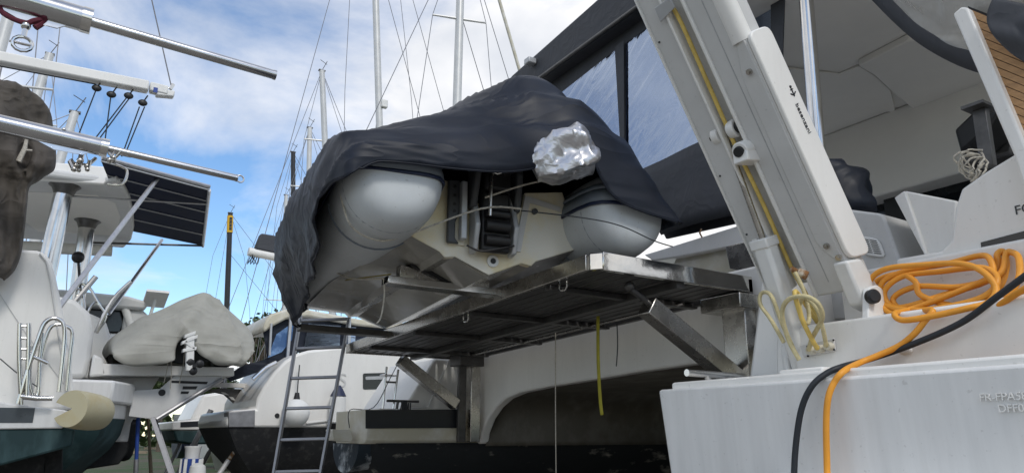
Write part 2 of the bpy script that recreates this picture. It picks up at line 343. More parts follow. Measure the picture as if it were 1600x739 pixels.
# inner bulwark beside the steps
m = MB(); pts = [pY(2.95,1190,425),pY(2.95,1226,420),pY(2.95,1245,600),pY(2.95,1168,600)]
m.prism(pts, (.0,.5,0)); obj('bulwark', m, GEL, cat, bev=.02)
m = MB(); m.prism([pY(2.87,1213,520),pY(2.87,1245,518),pY(2.87,1250,600),pY(2.87,1213,600)], (0,.08,0)); obj('bulwark_box', m, GEL, cat, bev=.01)
m = MB(); m.prism([pY(2.62,1217,578),pY(2.62,1285,572),pY(2.62,1285,592),pY(2.62,1215,596)], (0,.18,0)); obj('pad', m, GEL, cat, bev=.008)
# louvred cabinet
m = MB(); m.prism(rounded([pY(3.3,1318,326),pY(3.3,1380,334),pY(3.3,1408,412),pY(3.3,1420,500),pY(3.3,1290,500)],.03), (0,.45,0)); cab = obj('cockpit_cabinet', m, GELG, cat, bev=.012)
vp = [pY(3.298,1344,369),pY(3.298,1374,373),pY(3.298,1386,403),pY(3.298,1352,399)]
m = MB(); m.prism(rounded(vp,.03), (0,-.012,0)); ven = obj('vent', m, WHITEP, cab, bev=.004)
for s_ in (0,1):
    for i in range(7):
        t0 = .14+.11*i; A = vp[0].lerp(vp[3],t0); B = vp[1].lerp(vp[2],t0)
        a = A.lerp(B,.12+.42*s_); b = A.lerp(B,.46+.42*s_); dn = (vp[3]-vp[0])*.03
        q = MB(); q.prism([a+V((0,-.0125,0)),b+V((0,-.0125,0)),b+dn+V((0,-.0125,0)),a+dn+V((0,-.0125,0))], (0,-.002,0)); obj('louvre', q, BLACK, ven)
# fairing wing between cabinet and stern panel
m = MB(); m.prism([pY(3.25,1397,309),pY(3.25,1413,298),pY(3.25,1448,398),pY(3.25,1450,410),pY(3.25,1444,398)], (0,.5,0)); obj('fairing', m, GEL, cat, bev=.006)
m = MB(); m.prism([pY(3.27,1413,298),pY(3.27,1495,314),pY(3.27,1490,388),pY(3.27,1450,400)], (0,.42,0)); obj('fairing', m, GEL, cat, bev=.008)
# stern panel with the name and the window
sp_ = [pY(3.12,*q) for q in ((1760,190),(1640,228),(1583,242),(1540,268),(1502,295),(1492,325),(1486,376),(1470,392),(1400,404),(1400,420),(1760,420))]
m = MB(); m.prism(sp_, (0,.35,0)); spn = obj('stern_panel', m, GEL, cat, bev=.012)
m = MB(); m.prism([pY(3.119,*q) for q in ((1533,379),(1700,335),(1700,372),(1535,401))], (0,-.004,0)); obj('window', m, GLASSD, spn)
m = MB(); m.prism([pY(3.116,*q) for q in ((1560,390),(1700,358),(1700,369),(1562,396))], (0,-.003,0)); obj('window_reflection_strip', m, STRIPG, spn)
p = pY(3.118,1586,336); text('name_lettering', 'FOUNTAINE', .052, frame(p, (1,0,.0),(0,0,1)), STRIPE, spn, .001)
# winch ropes and pedestal behind the stern panel
m = MB(); a = pY(3.6,1532,172); b = pY(3.6,1545,262); m.bar(a,b,(.03,0,0),(0,.02,0)); ped = obj('helm_post', m, STEELD, cat, bev=.004)
m = MB(); m.box((a.x-.05,3.52,a.z),(a.x+.05,3.68,a.z+.015)); obj('helm_post_plate', m, STEELD, ped)
# cockpit: ceiling, beams, bulkhead
ZC = 4.35
m = MB(); m.box((-6.2,3.9,ZC),(-3.0,6.6,ZC+.25)); m.box((-3.0,3.45,ZC),(.6,6.6,ZC+.25)); obj('cockpit_ceiling', m, CEIL, cat)
m = MB(); m.prism([pZ(ZC-.06,*q) for q in ((1342,104),(1420,64),(1640,64),(1640,190),(1490,203),(1440,183),(1392,142),(1366,118))], (0,0,.058)); obj('ceiling_panel', m, CEIL, cat, bev=.01)
m = MB(); m.prism([pZ(ZC-.02,*q) for q in ((1225,107),(1311,117),(1342,104),(1366,118),(1392,142),(1400,178),(1330,160),(1225,150))], (0,0,.018)); obj('ceiling_panel', m, CEIL, cat, bev=.006)
m = MB(); m.box((-6.2,3.95,ZC+.252),(.6,6.6,ZC+.62)); obj('roof', m, GELG, cat, bev=.05)
m = MB(); m.box((.42,3.5,2.3),(.55,3.62,ZC)); obj('roof_post', m, STEEL, cat)
m = MB(); m.prism([pY(3.21,*q) for q in ((1620,250),(1840,340),(1840,460),(1620,400))], (0,.25,0)); obj('stair_base', m, GEL, cat, bev=.02)
m = MB(); m.box((-4.6,6.2,2.2),(.4,6.35,3.62)); obj('saloon_door', m, GLASSD, cat)
m = MB(); m.box((-4.6,5.95,3.62),(.4,6.6,ZC)); obj('ceiling_beam', m, CEIL, cat, bev=.02)
m = MB(); m.box((-5.8,3.8,2.15),(.0,6.6,2.35)); obj('cockpit_floor', m, GELG, cat)
m = MB(); m.box((-3.4,6.1,2.35),(-3.2,6.2,3.62)); obj('door_frame', m, BLACK, cat)
m = MB(); m.prism([pY(4.6,*q) for q in ((1490,203),(1530,165),(1570,160),(1540,205),(1500,240))], (0,.3,0)); obj('helm_seat', m, BLACK, cat, bev=.02)
m = MB(); m.prism([pY(4.9,*q) for q in ((1500,232),(1545,214),(1585,222),(1580,240),(1500,262))], (0,.3,0)); obj('helm_seat', m, STEELD, cat, bev=.02)
# roof post
a = pY(3.6,1258,-20); b = pY(3.6,1279,250); m = MB(); m.tube([b+(b-a)*.6,a+(a-b)*.35], .042, 20); rp = obj('roof_post', m, STEEL, cat)
# enclosure on the after side of the cockpit
YA = 3.75
def A(*q): return [pY(YA,*p) for p in q]
def sheet(name, pts, mt, th=.008, dy=0, parent=cat):
    m = MB(); m.prism([p+V((0,dy,0)) for p in pts], (0,th,0)); return obj(name, m, mt, parent)
m = MB(); m.prism([p+V((0,-.10,0)) for p in A((800,137),(842,139),(1015,18),(1185,-105),(1150,-150),(975,-20),(812,122))], (0,.5,0)); rf = obj('roof_edge', m, AWN, cat, bev=.02)
m = MB(); m.tube([p+V((0,-.12,0)) for p in A((846,136),(1010,20),(1180,-100))], .018, 10); obj('awning_rail', m, STEELD, rf)
en = sheet('enclosure_fabric', A((835,142),(1015,12),(1185,-110),(1185,120),(1180,340),(1036,372),(985,272),(900,200)), AWN, .02, .03)
q_ = A((872,146),(962,75),(972,250),(935,205)); sheet('clear_window', q_, VINYL, .003, .02, en)
q_ = A((976,66),(1030,28),(1150,-60),(1160,185),(1003,266),(975,252)); sheet('clear_window', q_, VINYL, .003, .02, en)
q_ = A((1160,-60),(1208,-95),(1214,170),(1168,190)); sheet('clear_window', q_, VINYL, .003, .02, en)
q_ = A((1207,-100),(1232,-110),(1222,205),(1208,205)); sheet('enclosure_border', q_, AWN, .01, -.02, en)
m = MB(); rows = []
for i in range(18):
    r_ = []
    for j in range(8):
        s_ = i/17; t_ = j/7
        top = A((985,276),(1185,180)); bot = A((1036,368),(1185,330))
        p = top[0].lerp(top[1],s_).lerp(bot[0].lerp(bot[1],s_),t_)
        p = p+V((0,-.02-.035*abs(noise.noise(V((s_*3,t_*2,1))))-.05*t_*math.sin(3*s_),0)); r_.append(p)
    rows.append(r_)
m.loft(rows); o = obj('enclosure_skirt', m, AWN, en); o.modifiers.new('s','SOLIDIFY').thickness = .004
q_ = A((961,74),(975,64),(976,252),(971,250)); sheet('window_seam', q_, AWN, .006, -.005, en)
m = MB(); p = pY(3.6,829,97); m.box((p.x-.045,3.55,p.z-.03),(p.x+.045,3.64,p.z+.03), M=None); obj('roof_light', m, LGREY, rf, bev=.008)
m = MB(); m.prism([p for p in A((1005,398),(1190,341),(1210,341),(1210,372),(1060,402),(1020,408))], (0,.2,0)); obj('coaming', m, GEL, cat, bev=.012)
m = MB(); m.prism([p+V((0,.05,0)) for p in A((1050,400),(1210,368),(1240,520),(1000,520))], (0,.1,0)); obj('transom_bulkhead', m, CREAM, cat)
m = MB(); m.prism([pY(3.72,*q) for q in ((1133,385),(1182,374),(1182,430),(1140,420))], (0,.06,0)); obj('stainless_panel', m, STEELB, cat, bev=.004)
m = MB(); p = pY(3.70,1096,358); m.tube([p,p+V((0,-.02,-.03)),p+V((0,0,-.06))], .006, 6); obj('awning_hook', m, RUST, cat)
# crumpled clear side curtain and its border, cockpit side
m = MB(); rows = []
e0 = [pY(3.3,*q) for q in ((1352,-12),(1395,32),(1440,70),(1500,103),(1560,122))]
e1 = [pY(3.25,*q) for q in ((1385,-12),(1420,26),(1455,52),(1505,76),(1560,92))]
m.loft([smooth(e0,5),smooth(e1,5)]); o = obj('curtain_border', m, AWN, cat); o.modifiers.new('s','SOLIDIFY').thickness = .006
m = MB(); e2 = [pY(2.95,*q) for q in ((1420,-60),(1470,-60),(1540,-50),(1600,-40),(1700,-20))]
A1 = smooth(e1,8); A2 = smooth(e2,8); rows = []
for i in range(14):
    rows.append([a_.lerp(b_,i/13)+V((.01,.02,.02))*noise.noise(V((j*.12,i*.4,2))) for j,(a_,b_) in enumerate(zip(A1,A2))])
m.loft(rows); obj('clear_curtain', m, VINYL2, cat)
# flybridge stair with teak facing
st = [pY(2.98,*q) for q in ((1488,22),(1502,10),(1512,12),(1605,232),(1640,320),(1600,300),(1583,242))]
m = MB(); m.prism(st, (0,.22,0)); stair = obj('stair_side', m, GEL, cat, bev=.01)
for i in range(16):
    t0 = i/16*1.0; t1 = (i+.9)/16
    l0 = V((1513,14,0)).lerp(V((1612,250,0)),t0); l1 = V((1513,14,0)).lerp(V((1612,250,0)),t1)
    r0 = l0+V((190,78,0)); r1 = l1+V((190,78,0))
    m = MB(); m.prism([pY(3.02,*p.xy) for p in (l0,r0,r1,l1)], (0,.02,0)); obj('teak_slat', m, TEAK, stair)
m = MB(); m.prism([pY(3.043,*q) for q in ((1512,10),(1720,90),(1830,350),(1618,262))], (0,.16,0)); obj('stair_backing', m, CAULK, stair)
# far hull
def plan(z, ins=0): return [V((-6.30-ins,9.5,z)),V((-6.30-ins,3.64,z)),V((-6.30-ins,2.50,z)),V((-6.36-ins*.5,2.46,z)),V((-7.08+ins,2.48,z)),V((-7.14+ins,2.56,z)),V((-7.9+ins,3.4,z)),V((-7.9+ins,9.5,z))]
m = MB(); m.loft([plan(1.525,.05),plan(1.56,.015),plan(1.82,0)], close=True, cap=True); fh = obj('hull', m, [CREAM], cat, bev=.008); fh['label'] = 'far hull of the catamaran with a black stripe'
m = MB(); m.prism([pX(-6.296,*q) for q in ((571,640),(722,639),(722,668),(571,669))], (.004,0,0)); obj('hull_stripe', m, STRIPE, fh)
m = MB(); m.loft([[V((x,y,z)) for x,y in pl] for z,pl in ((1.53,[(-6.33,9.5),(-6.33,2.62),(-6.5,2.50),(-6.95,2.50),(-7.1,2.62),(-7.8,3.5),(-7.8,9.5)]),(1.45,[(-6.36,9.5),(-6.36,2.62),(-6.5,2.52),(-6.95,2.52),(-7.1,2.62),(-7.75,3.6),(-7.75,9.5)]),(1.2,[(-6.45,9.5),(-6.45,3.0),(-6.55,2.75),(-6.95,2.75),(-7.05,3.0),(-7.6,3.8),(-7.6,9.5)]),(.7,[(-6.8,9.5),(-6.8,4.2),(-6.85,4),(-7.0,4),(-7.05,4.2),(-7.2,4.6),(-7.2,9.5)]))], close=True, cap=True)
obj('antifouling', m, SCRAPE, fh)
# rounded skeg at the after end of the far hull
m = MB(); rows = []
for i in range(13):
    a_ = math.pi*i/12; y = 2.53
    rows.append([V((-6.72-.34*math.cos(a_)*(1-.18*k2), 2.46+.55*k2, 1.525-.26*math.sin(a_)*(1-.25*k2))) for k2 in (0,1,2)])
m.loft(rows); m.add([r_[0] for r_ in rows], [tuple(range(13))]); obj('skeg', m, SCRAPEB, fh)
m = MB(); m.prism(rounded([pX(-6.42,*q) for q in ((519,670),(548,672),(551,686),(547,690),(522,688))],.012), (-.18,0,0)); obj('stern_bumper', m, CREAM, fh, bev=.008)
# deck gear of the far hull
m = MB(); m.box((-7.0,2.62,1.815),(-6.34,3.6,1.835)); obj('swim_platform', m, GEL, fh, bev=.008)
fr = [(-6.55,2.95,1.835),(-6.55,3.62,1.835),(-6.55,3.62,2.34),(-6.55,3.27,2.34)]
m = MB(); m.prism(fr, (-1.1,0,0)); ho = obj('hull_shoulder', m, GEL, fh, bev=.02)
m = MB(); m.tube([(-6.53,2.99,1.86),(-6.53,3.20,1.86),(-6.53,3.44,2.36)], .008, 8); obj('shoulder_trim', m, GEL, ho)
m = MB(); m.tube([(-6.45,2.70,1.83),(-6.45,2.72,2.22)],.011,8).tube([(-6.45,2.80,1.83),(-6.45,2.84,2.20)],.011,8).tube([(-6.45,2.71,2.08),(-6.45,2.82,2.08)],.011,8).ball((-6.45,2.74,2.14),.055,0,12,6,(1.2,1.6,.25)); obj('boarding_ladder', m, STEEL, fh)
m = MB(); m.tube([(-6.36,2.70,1.905),(-6.36,3.02,1.905)],.012,8).tube([(-6.36,2.80,1.83),(-6.36,2.81,1.905)],.013,8).tube([(-6.36,2.90,1.83),(-6.36,2.89,1.905)],.013,8); obj('cleat', m, STEELD, fh)
# near hull below the steps, bridge deck and tunnel
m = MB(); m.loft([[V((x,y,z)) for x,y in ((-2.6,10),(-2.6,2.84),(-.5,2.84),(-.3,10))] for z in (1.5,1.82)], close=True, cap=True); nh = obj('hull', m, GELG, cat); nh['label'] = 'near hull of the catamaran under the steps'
m = MB(); m.loft([[V((x,y,z)) for x,y in pl] for z,pl in ((1.5,[(-2.58,10),(-2.58,2.9),(-.55,2.9),(-.35,10)]),(1.1,[(-2.45,10),(-2.45,3.2),(-.75,3.2),(-.6,10)]),(.6,[(-1.9,10),(-1.9,4.2),(-1.2,4.2),(-1.2,10)]))], close=True, cap=True); obj('antifouling', m, ABLK, nh)
m = MB(); pts = [pY(3.65,*q) for q in ((750,693),(753,676),(761,655),(774,636),(790,622),(812,613),(860,603),(930,592),(1000,580),(1085,568),(1180,556))]
top = [V((-2.75,3.65,2.62)),V((-6.42,3.65,2.62)),V((-6.42,3.65,1.52))]
m.prism(pts+top, (0,.10,0)); br = obj('bridge_transom', m, GEL, cat, bev=.02, seg=3)
m = MB()
sec = [(-6.302,1.5),(-6.298,1.75),(-6.24,1.9),(-6.1,2.0),(-5.8,2.06),(-4.5,2.09),(-2.6,2.12)]
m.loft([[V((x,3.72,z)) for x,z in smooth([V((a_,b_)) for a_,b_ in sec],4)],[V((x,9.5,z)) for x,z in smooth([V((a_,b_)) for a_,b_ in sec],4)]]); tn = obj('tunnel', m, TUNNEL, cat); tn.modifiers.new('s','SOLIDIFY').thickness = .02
m = MB(); m.box((-7.9,3.76,2.14),(-.5,9.5,2.2)); obj('bridge_deck', m, GELG, cat)
m = MB(); m.box((-6.5,9.3,.3),(-2.5,9.5,2.2)); obj('tunnel_light_block', m, ABLK, cat)  # unseen black panel added to stop light leaking in from the bow
for q,nm in (((822,622),.03),((908,612),.018)):
    p = pX(-6.297,*q); m = MB(); m.tube([(-6.31,p.y,p.z),(-6.27,p.y,p.z)], nm, 14); obj('through_hull', m, BLACK, tn)
m = MB(); a = pX(-6.285,820,626); b = pX(-6.285,808,650); c = pX(-6.285,802,682); m.tube([a,b,c],[.012,.008,.002],6); obj('stain', m, STEELD, tn)
for x0,x1,y0,y1,z0,z1,g_ in ((-7.2,-6.75,4.3,4.7,-.1,.72,0),(-7.2,-6.75,7.2,7.5,-.1,.72,0),(-1.8,-1.3,4.6,4.9,-.1,.65,0),(-1.8,-1.3,7.2,7.5,-.1,.65,0)):
    m = MB(); m.box((x0,y0,z0),(x1,y1,z1)); tag(obj('keel_block', m, WOOD, base=V((x0,y0,0)), bev=.01), ('rear timber block in the dark under the far hull of the large catamaran' if x0<-5 and y0<5 else 'forward timber block in the dark under the far hull' if x0<-5 else 'rear timber block under the near hull of the large catamaran' if y0<5 else 'forward timber block under the near hull'), 'block', 'keel blocks under the large catamaran')
# grab rail on the near step
a = pX(-2.48,1073,582); b = pX(-2.48,1162,588); m = MB(); m.tube([a,b], .017, 14)
for t_ in (.33,.7): p = a.lerp(b,t_); m.tube([p,(p.x,p.y+.02,1.84)], .016, 12)
obj('grab_rail', m, STEEL, cat)

# covers lying on the catamaran
m = MB(); rows = []
for i in range(22):
    t_ = i/21; r_ = []
    for j in range(20):
        a_ = 2*math.pi*j/20
        c = pY(3.35,1292,285); zz_ = c.z+.16*(1-2*t_); wr = .11*math.sqrt(max(.02,1-(2*t_-1)**4))*(0.75+.35*t_)
        p = V((c.x+wr*math.cos(a_)-.04*(1-t_),3.55+.16*math.sin(a_),zz_))
        p += V((1,1,.4))*.045*noise.noise(p*9); r_.append(p)
    rows.append(r_)
m.loft(rows, close=True, cap=True); tag(obj('winch_cover', m, NAVY, base=V((-2.1,3.5,2.6)), sharp=80), 'black fabric bag over gear on top of the louvred cabinet', 'cover')
m = MB(); rows = []
for i in range(24):
    r_ = []
    for j in range(18):
        s_ = i/23; t_ = j/17
        top = (1552+s_*140, -4+s_*30); bot = (1578+s_*140, 82+s_*45+12*math.sin(s_*5))
        q = (top[0]*(1-t_)+bot[0]*t_-22*math.sin(t_*3.1)*(s_<.1), top[1]*(1-t_)+bot[1]*t_)
        r_.append(pY(2.97-.06*abs(noise.noise(V((s_*2.5,t_*2.2,5))))-.03*math.sin(t_*3.1),*q))
    rows.append(r_)
m.loft(rows); o = tag(obj('stair_cover', m, AWN, base=V((-1.1,2.95,3.2)), sharp=80), 'dark grey fabric cover bunched over the teak faced stair', 'cover'); o.modifiers.new('s','SOLIDIFY').thickness = .01
m = MB()
for k_ in range(5):
    c = pY(3.45,1512+k_*4,258+random.uniform(-6,6)); pth = []
    for i in range(25):
        a_ = 2*math.pi*i/24; pth.append(c+V((.04*math.cos(a_)+random.uniform(-.012,.012),.03*math.sin(a_*2),.06*math.sin(a_)-.02*k_%.03)))
    m.tube(pth, .0045, 6)
tag(obj('rope_coil', m, ROPE, base=V((-1.8,3.45,3))), 'loose coil of pale rope at the foot of the dark helm post', 'rope')

# ================================================================== dinghy platform
pl = thing('dinghy_platform', 'polished stainless lifting platform held out behind the catamaran under the black covered dinghy', 'platform', (-4.7,3.0,1.5))
def PZ(x): return 2.44+(x+2.89)*(.11/3.64)
def PP(x,y,dz=0): return V((x,y,PZ(x)+dz))
XN, XF, YB, YF = -2.89, -6.53, 2.37, 3.60
c_ = .05
def plate(name, a, b, h0, h1, th, mt, bev=.004):
    a, b = V(a), V(b); d = (b-a).normalized(); nrm = V((-d.y,d.x,0))*th
    m = MB(); m.prism([a+V((0,0,h0)),b+V((0,0,h0)),b+V((0,0,h1)),a+V((0,0,h1))], nrm); return obj(name, m, mt, pl, bev=bev)
plate('aft_rail', PP(XF,YB), PP(XN-c_,YB), 0, .085, -.03, STEELB)
plate('corner_plate', PP(XN-c_+.001,YB), PP(XN,YB+c_), -.002, .087, -.03, STEELM)
plate('end_rail', PP(XN,YB+c_), PP(XN,YF), 0, .10, .03, STEELM)
plate('end_rail', PP(XF,YB), PP(XF,YF), 0, .085, -.03, STEELB)
plate('forward_rail', PP(XF,YF), PP(XN,YF), -.01, .085, -.04, STEELD)
ns = 13
for i in range(ns):
    y0 = YB+.04+(YF-YB-.08)*i/ns; y1 = y0+(YF-YB-.08)/ns-.016
    m = MB(); m.prism([PP(XN-.035,y0,.012),PP(XF+.035,y0,.012),PP(XF+.035,y1,.012),PP(XN-.035,y1,.012)], (0,0,.025)); obj('slat', m, STEELD, pl, bev=.004)
for x in (-3.35,-4.25,-5.15,-6.05):
    m = MB(); m.prism([PP(x,YB+.03,-.02),PP(x-.05,YB+.03,-.02),PP(x-.05,YF,-.02),PP(x,YF,-.02)], (0,0,.03)); obj('cross_beam', m, STEELD, pl, bev=.003)
m = MB(); m.prism([PP(XN-.03,2.98,-.03),PP(XF+.03,2.98,-.03),PP(XF+.03,3.04,-.03),PP(XN-.03,3.04,-.03)], (0,0,.04)); obj('long_beam', m, STEELD, pl)
m = MB(); m.tube([PP(-3.3,3.42,-.01),PP(-6.2,3.42,-.01)], .012, 8); obj('hydraulic_pipe', m, STEELB, pl)
for q in ((880,437),(728,494)):
    p = pY(YB+.03,*q); m = MB(); p = PP(p.x,YB+.03); m.tube([p+V((-.035,0,.01)),p+V((-.035,0,-.03)),p+V((-.02,0,-.045)),p+V((.02,0,-.045)),p+V((.035,0,-.03)),p+V((.035,0,.01))], .006, 8); obj('tie_ring', m, STEEL, pl)
# support arms and rails
a = pX(-3.02,1010,478); b = pX(-3.02,1140,602)
d = (b-a).normalized(); nn = V((0,-d.z,d.y))
m = MB(); m.bar(a,V((-3.02,3.6,b.z)),(.05,0,0),nn*.055); ar = obj('support_arm', m, STEELB, pl, bev=.006)
m = MB(); m.tube([a+V((.0,-.12,.09)),a+V((0,.02,.02))], .018, 10); m.ball(a+V((0,-.12,.1)),.03); obj('arm_pivot', m, STEELD, ar)
a = pX(-6.22,625,562); b = pX(-6.22,712,632); d = (b-a).normalized(); nn = V((0,-d.z,d.y))
m = MB(); m.bar(a,b,(.05,0,0),nn*.05); obj('support_arm', m, STEELB, pl, bev=.006)
m = MB(); m.box((-3.10,3.54,1.93),(-2.92,3.645,2.40)); m.box((-3.2,3.46,2.34),(-2.88,3.645,2.43)); obj('mounting_rail', m, STEELB, pl, bev=.006)
m = MB(); p0 = pX(-6.2,722,556); p1 = pX(-6.2,749,690)
m.box((-6.30,p0.y+.10,p1.z),(-6.19,p1.y,2.32)); r_ = obj('mounting_rail', m, STEELB, pl, bev=.006)
m = MB(); m.box((-6.25,p0.y-.02,p1.z),(-6.21,p0.y+.06,2.30)); obj('mounting_flange', m, STEELD, pl, bev=.004)
m = MB(); m.box((-6.34,p0.y-.06,2.24),(-6.12,p1.y,2.36)); obj('mounting_bracket', m, STEELD, pl, bev=.006)
# chock bars carrying the keel
for bx,yy0,yy1,dz in ((-3.78,1.58,2.40,.02),(-5.55,1.62,2.40,.02)):
    m = MB(); m.prism([PP(bx,yy0,dz),PP(bx-.1,yy0,dz),PP(bx-.1,yy1,dz),PP(bx,yy1,dz)], (0,0,.045)); cb_ = obj('chock_bar', m, STEEL if bx>-5 else STEELD, pl, bev=.004)
    if bx>-5:
      for yy,sg in ((1.72,1),(2.20,-1)):
        m = MB(); m.prism([PP(bx-.02,yy-.06*sg,.065),PP(bx-.02,yy-.06*sg,.14),PP(bx-.02,yy+.02*sg,.13),PP(bx-.02,yy+.22*sg,.07),PP(bx-.02,yy+.22*sg,.065)], (-.06,0,0)); obj('keel_chock', m, STEELB, cb_, bev=.004)
      m = MB(); m.bar(PP(bx-.05,1.72,.15),PP(bx-.05,1.96,.075),(.05,0,0),(0,.004,.012)); m.bar(PP(bx-.05,1.96,.075),PP(bx-.05,2.20,.13),(.05,0,0),(0,-.004,.012)); obj('chock_pad', m, BLACK, cb_)

# ================================================================== dinghy
DY = .15
DO = V((-3.37,2.0,2.50)); da = V((-math.cos(DY),math.sin(DY),0)); db = V((math.sin(DY),math.cos(DY),0)); dc = V((0,0,1))
def DL(a,b,c): return DO+da*a+db*b+dc*c
COVER_KEYS = None
di = thing('dinghy', 'grey inflatable dinghy with hard bottom, stern towards the camera, on the stainless platform', 'dinghy', DO)
# hull bottom
bot = [(-.56,.17),(-.29,.055),(-.26,.025),(-.20,.035),(0,-.05),(.20,.035),(.26,.025),(.29,.055),(.60,.17)]
def tubec(a): return .325+.15*max(0,(a-2.0))**2
rows = []
for i in range(31):
    t_ = i/30; a = 3.0*t_; wd = (1+.18*min(1,a/1.2))*(math.sqrt(max(0,1-((a-2.0)/1.02)**2)) if a>2.0 else 1); kz = max(0,(a-2.2)/.8)**2*.34
    sec = []
    for b,c in bot:
        f_ = abs(b)/.56; sec.append(DL(a,b*wd,(c*(1-.55*min(1,a/.6)*(f_>.8)))+kz*(1-f_*.3)))
    rows.append(sec)
m = MB(); m.loft(rows); o = obj('hull_bottom', m, RIBB, di, sharp=8)
m = MB(); fl = [[DL(a,b*w_,.26+.1*max(0,a-1.8)) for b in (-.5,0,.5)] for a,w_ in ((0,1),(1.8,.95),(2.4,.65),(2.9,.15))]; m.loft(fl); obj('deck', m, GELG, di)
tp = [(b,c) for b,c in bot]+[(.47,.50),(.22,.46),(.2,.36),(-.2,.36),(-.22,.46),(-.47,.50)]
m = MB(); m.prism([DL(0,b,c) for b,c in tp], da*.05); tr_ = obj('transom', m, TRANS, di, bev=.006)
m = MB(); m.tube([DL(-.012,.02,.03),DL(.01,.02,.03)], .034, 18); dr = obj('drain_plug', m, WHITEP, tr_)
m = MB(); m.tube([DL(-.016,.02,.03),DL(-.005,.02,.03)], .016, 14); obj('drain_hole', m, BLACK, dr)
m = MB(); m.prism([DL(-.004,b,c) for b,c in ((-.24,.10),(-.24,.43),(-.15,.43),(-.15,.10))], -da*.012); obj('transom_pad', m, TRANS, tr_, bev=.004)
m = MB(); m.prism([DL(-.004,b,c) for b,c in ((.15,.10),(.22,.44),(.45,.40),(.45,.37),(.25,.40),(.19,.10))], -da*.006); obj('transom_plate', m, GELG, tr_)
m = MB(); m.tube([DL(-.02,.28,.35),DL(.0,.28,.35)], .017, 12); obj('transom_hole', m, DGREY, tr_)
# tubes
BT = {-1:-.615,1:.73}
def tubeside(sg):
    path = []; rad = []
    for a,r in ((-.37,.08),(-.365,.14),(-.345,.195),(-.285,.238),(-.17,.258),(-.05,.262)): path.append((a,BT[sg],.325)); rad.append(r)
    for a in (.4,.9,1.4,1.8): path.append((a,BT[sg],tubec(a))); rad.append(.262-.03*a/1.8)
    for k_ in range(1,9):
        t_ = k_/8*math.pi/2; path.append((1.8+1.25*math.sin(t_)**.9,BT[sg]*math.cos(t_)**.8 if k_<8 else 0,tubec(1.8+1.25*math.sin(t_)**.9))); rad.append(.232-.03*k_/8)
    return path, rad
NT = 40
for sg in (-1,1):
    path, rad = tubeside(sg); P = [DL(*p) for p in path]; m = MB(); vs_ = []; k_ = len(P)
    for i in range(k_):
        T = (P[min(i+1,k_-1)]-P[max(i-1,0)]).normalized(); side = T.cross(dc).normalized()
        for j in range(NT):
            an = 2*math.pi*j/NT; vs_.append(P[i]+side*math.cos(an)*rad[i]+dc*math.sin(an)*rad[i])
    fs = []; ms = []
    for i in range(k_-1):
        for j in range(NT):
            fs.append((i*NT+j,i*NT+(j+1)%NT,(i+1)*NT+(j+1)%NT,(i+1)*NT+j)); ms.append(0)
    fs.append(tuple(range(NT))); ms.append(0)
    m.add(vs_, fs); m.m = ms; tb = obj('inflation_tube', m, [TUBE], di)
    # rubbing strake: wraps the outside and the stern cone of the tube
    for zc,h,ex,mt,nm in ((.060,.036,.010,TUBED,'rubbing_strake'),(.014,.009,.012,TNAVY,'strake_line'),(.115,.015,.020,TUBED,'rubbing_strake')):
        s0 = []; 
        for z_ in (zc-h,zc,zc+h):
            r_ = []
            for i in range(k_-2,-1,-1):      # outer side from bow to stern
                T = (P[min(i+1,k_-1)]-P[max(i-1,0)]).normalized(); side = T.cross(dc).normalized()
                if (side.dot(db))*sg < 0: side = -side
                rr = rad[i]; q = math.sqrt(max(0,rr*rr-z_*z_)) if rr > abs(z_) else 0
                r_.append(P[i]+side*(q+ex)+dc*z_)
            i0 = 0
            for i in range(0,8):             # round the cone to the inner side
                T = (P[min(i+1,k_-1)]-P[max(i-1,0)]).normalized(); side = T.cross(dc).normalized()
                if (side.dot(db))*sg < 0: side = -side
                rr = rad[i]; q = math.sqrt(max(0,rr*rr-z_*z_)) if rr > abs(z_) else 0
                if q > 0: r_.append(P[i]-side*(q+ex)-da*(ex if i<5 else 0)+dc*z_)
                else: r_.append(P[i]-da*ex+dc*z_)
            s0.append(r_)
        # drop points where the cone is thinner than the strake height
        keep = [i for i in range(len(s0[1])) if True]
        m = MB(); m.loft([[a_[i] for i in keep] for a_ in s0]); st_ = obj(nm, m, mt, tb); st_.modifiers.new('s','SOLIDIFY').thickness = .008
    for aa,rr_ in ((-.30,.222),(-.20,.2505)):
        m = MB(); m.tube([DL(aa,BT[sg]+(rr_+.0)*math.cos(math.pi*(.9+1.2*i/20)),.325+(rr_+.0)*math.sin(math.pi*(.9+1.2*i/20))) for i in range(21)], .0035, 5); obj('seam_line', m, TUBED, tb)
    # seam patch on the lower cone
    m = MB(); pth = []
    for i in range(15):
        an = math.pi*(1.05+.9*i/14); pth.append(DL(.12,BT[sg]+.263*math.cos(an),.325+.263*math.sin(an)))
    m.tube(pth, .006, 6); obj('seam_tape', m, TUBED, tb)
m = MB(); c = DL(-.30,-.50,.20); nv_ = (c-DL(-.1,-.615,.325)).normalized(); m.tube([c-nv_*.02,c+nv_*.012], .026, 16); obj('air_valve', m, DGREY, di)
m = MB(); c = DL(-.30,.62,.20); nv_ = (c-DL(-.1,.73,.325)).normalized(); m.tube([c-nv_*.02,c+nv_*.012], .026, 16); obj('air_valve', m, DGREY, di)
m = MB(); m.tube([DL(-.24,-.86,.36),DL(-.32,-.78,.42),DL(-.37,-.66,.44)], .004, 6, sub=4); tag(obj('grab_line', m, WOOD, base=DL(-.3,-.7,.4)), 'thin brown line across the end of the left dinghy tube', 'rope')
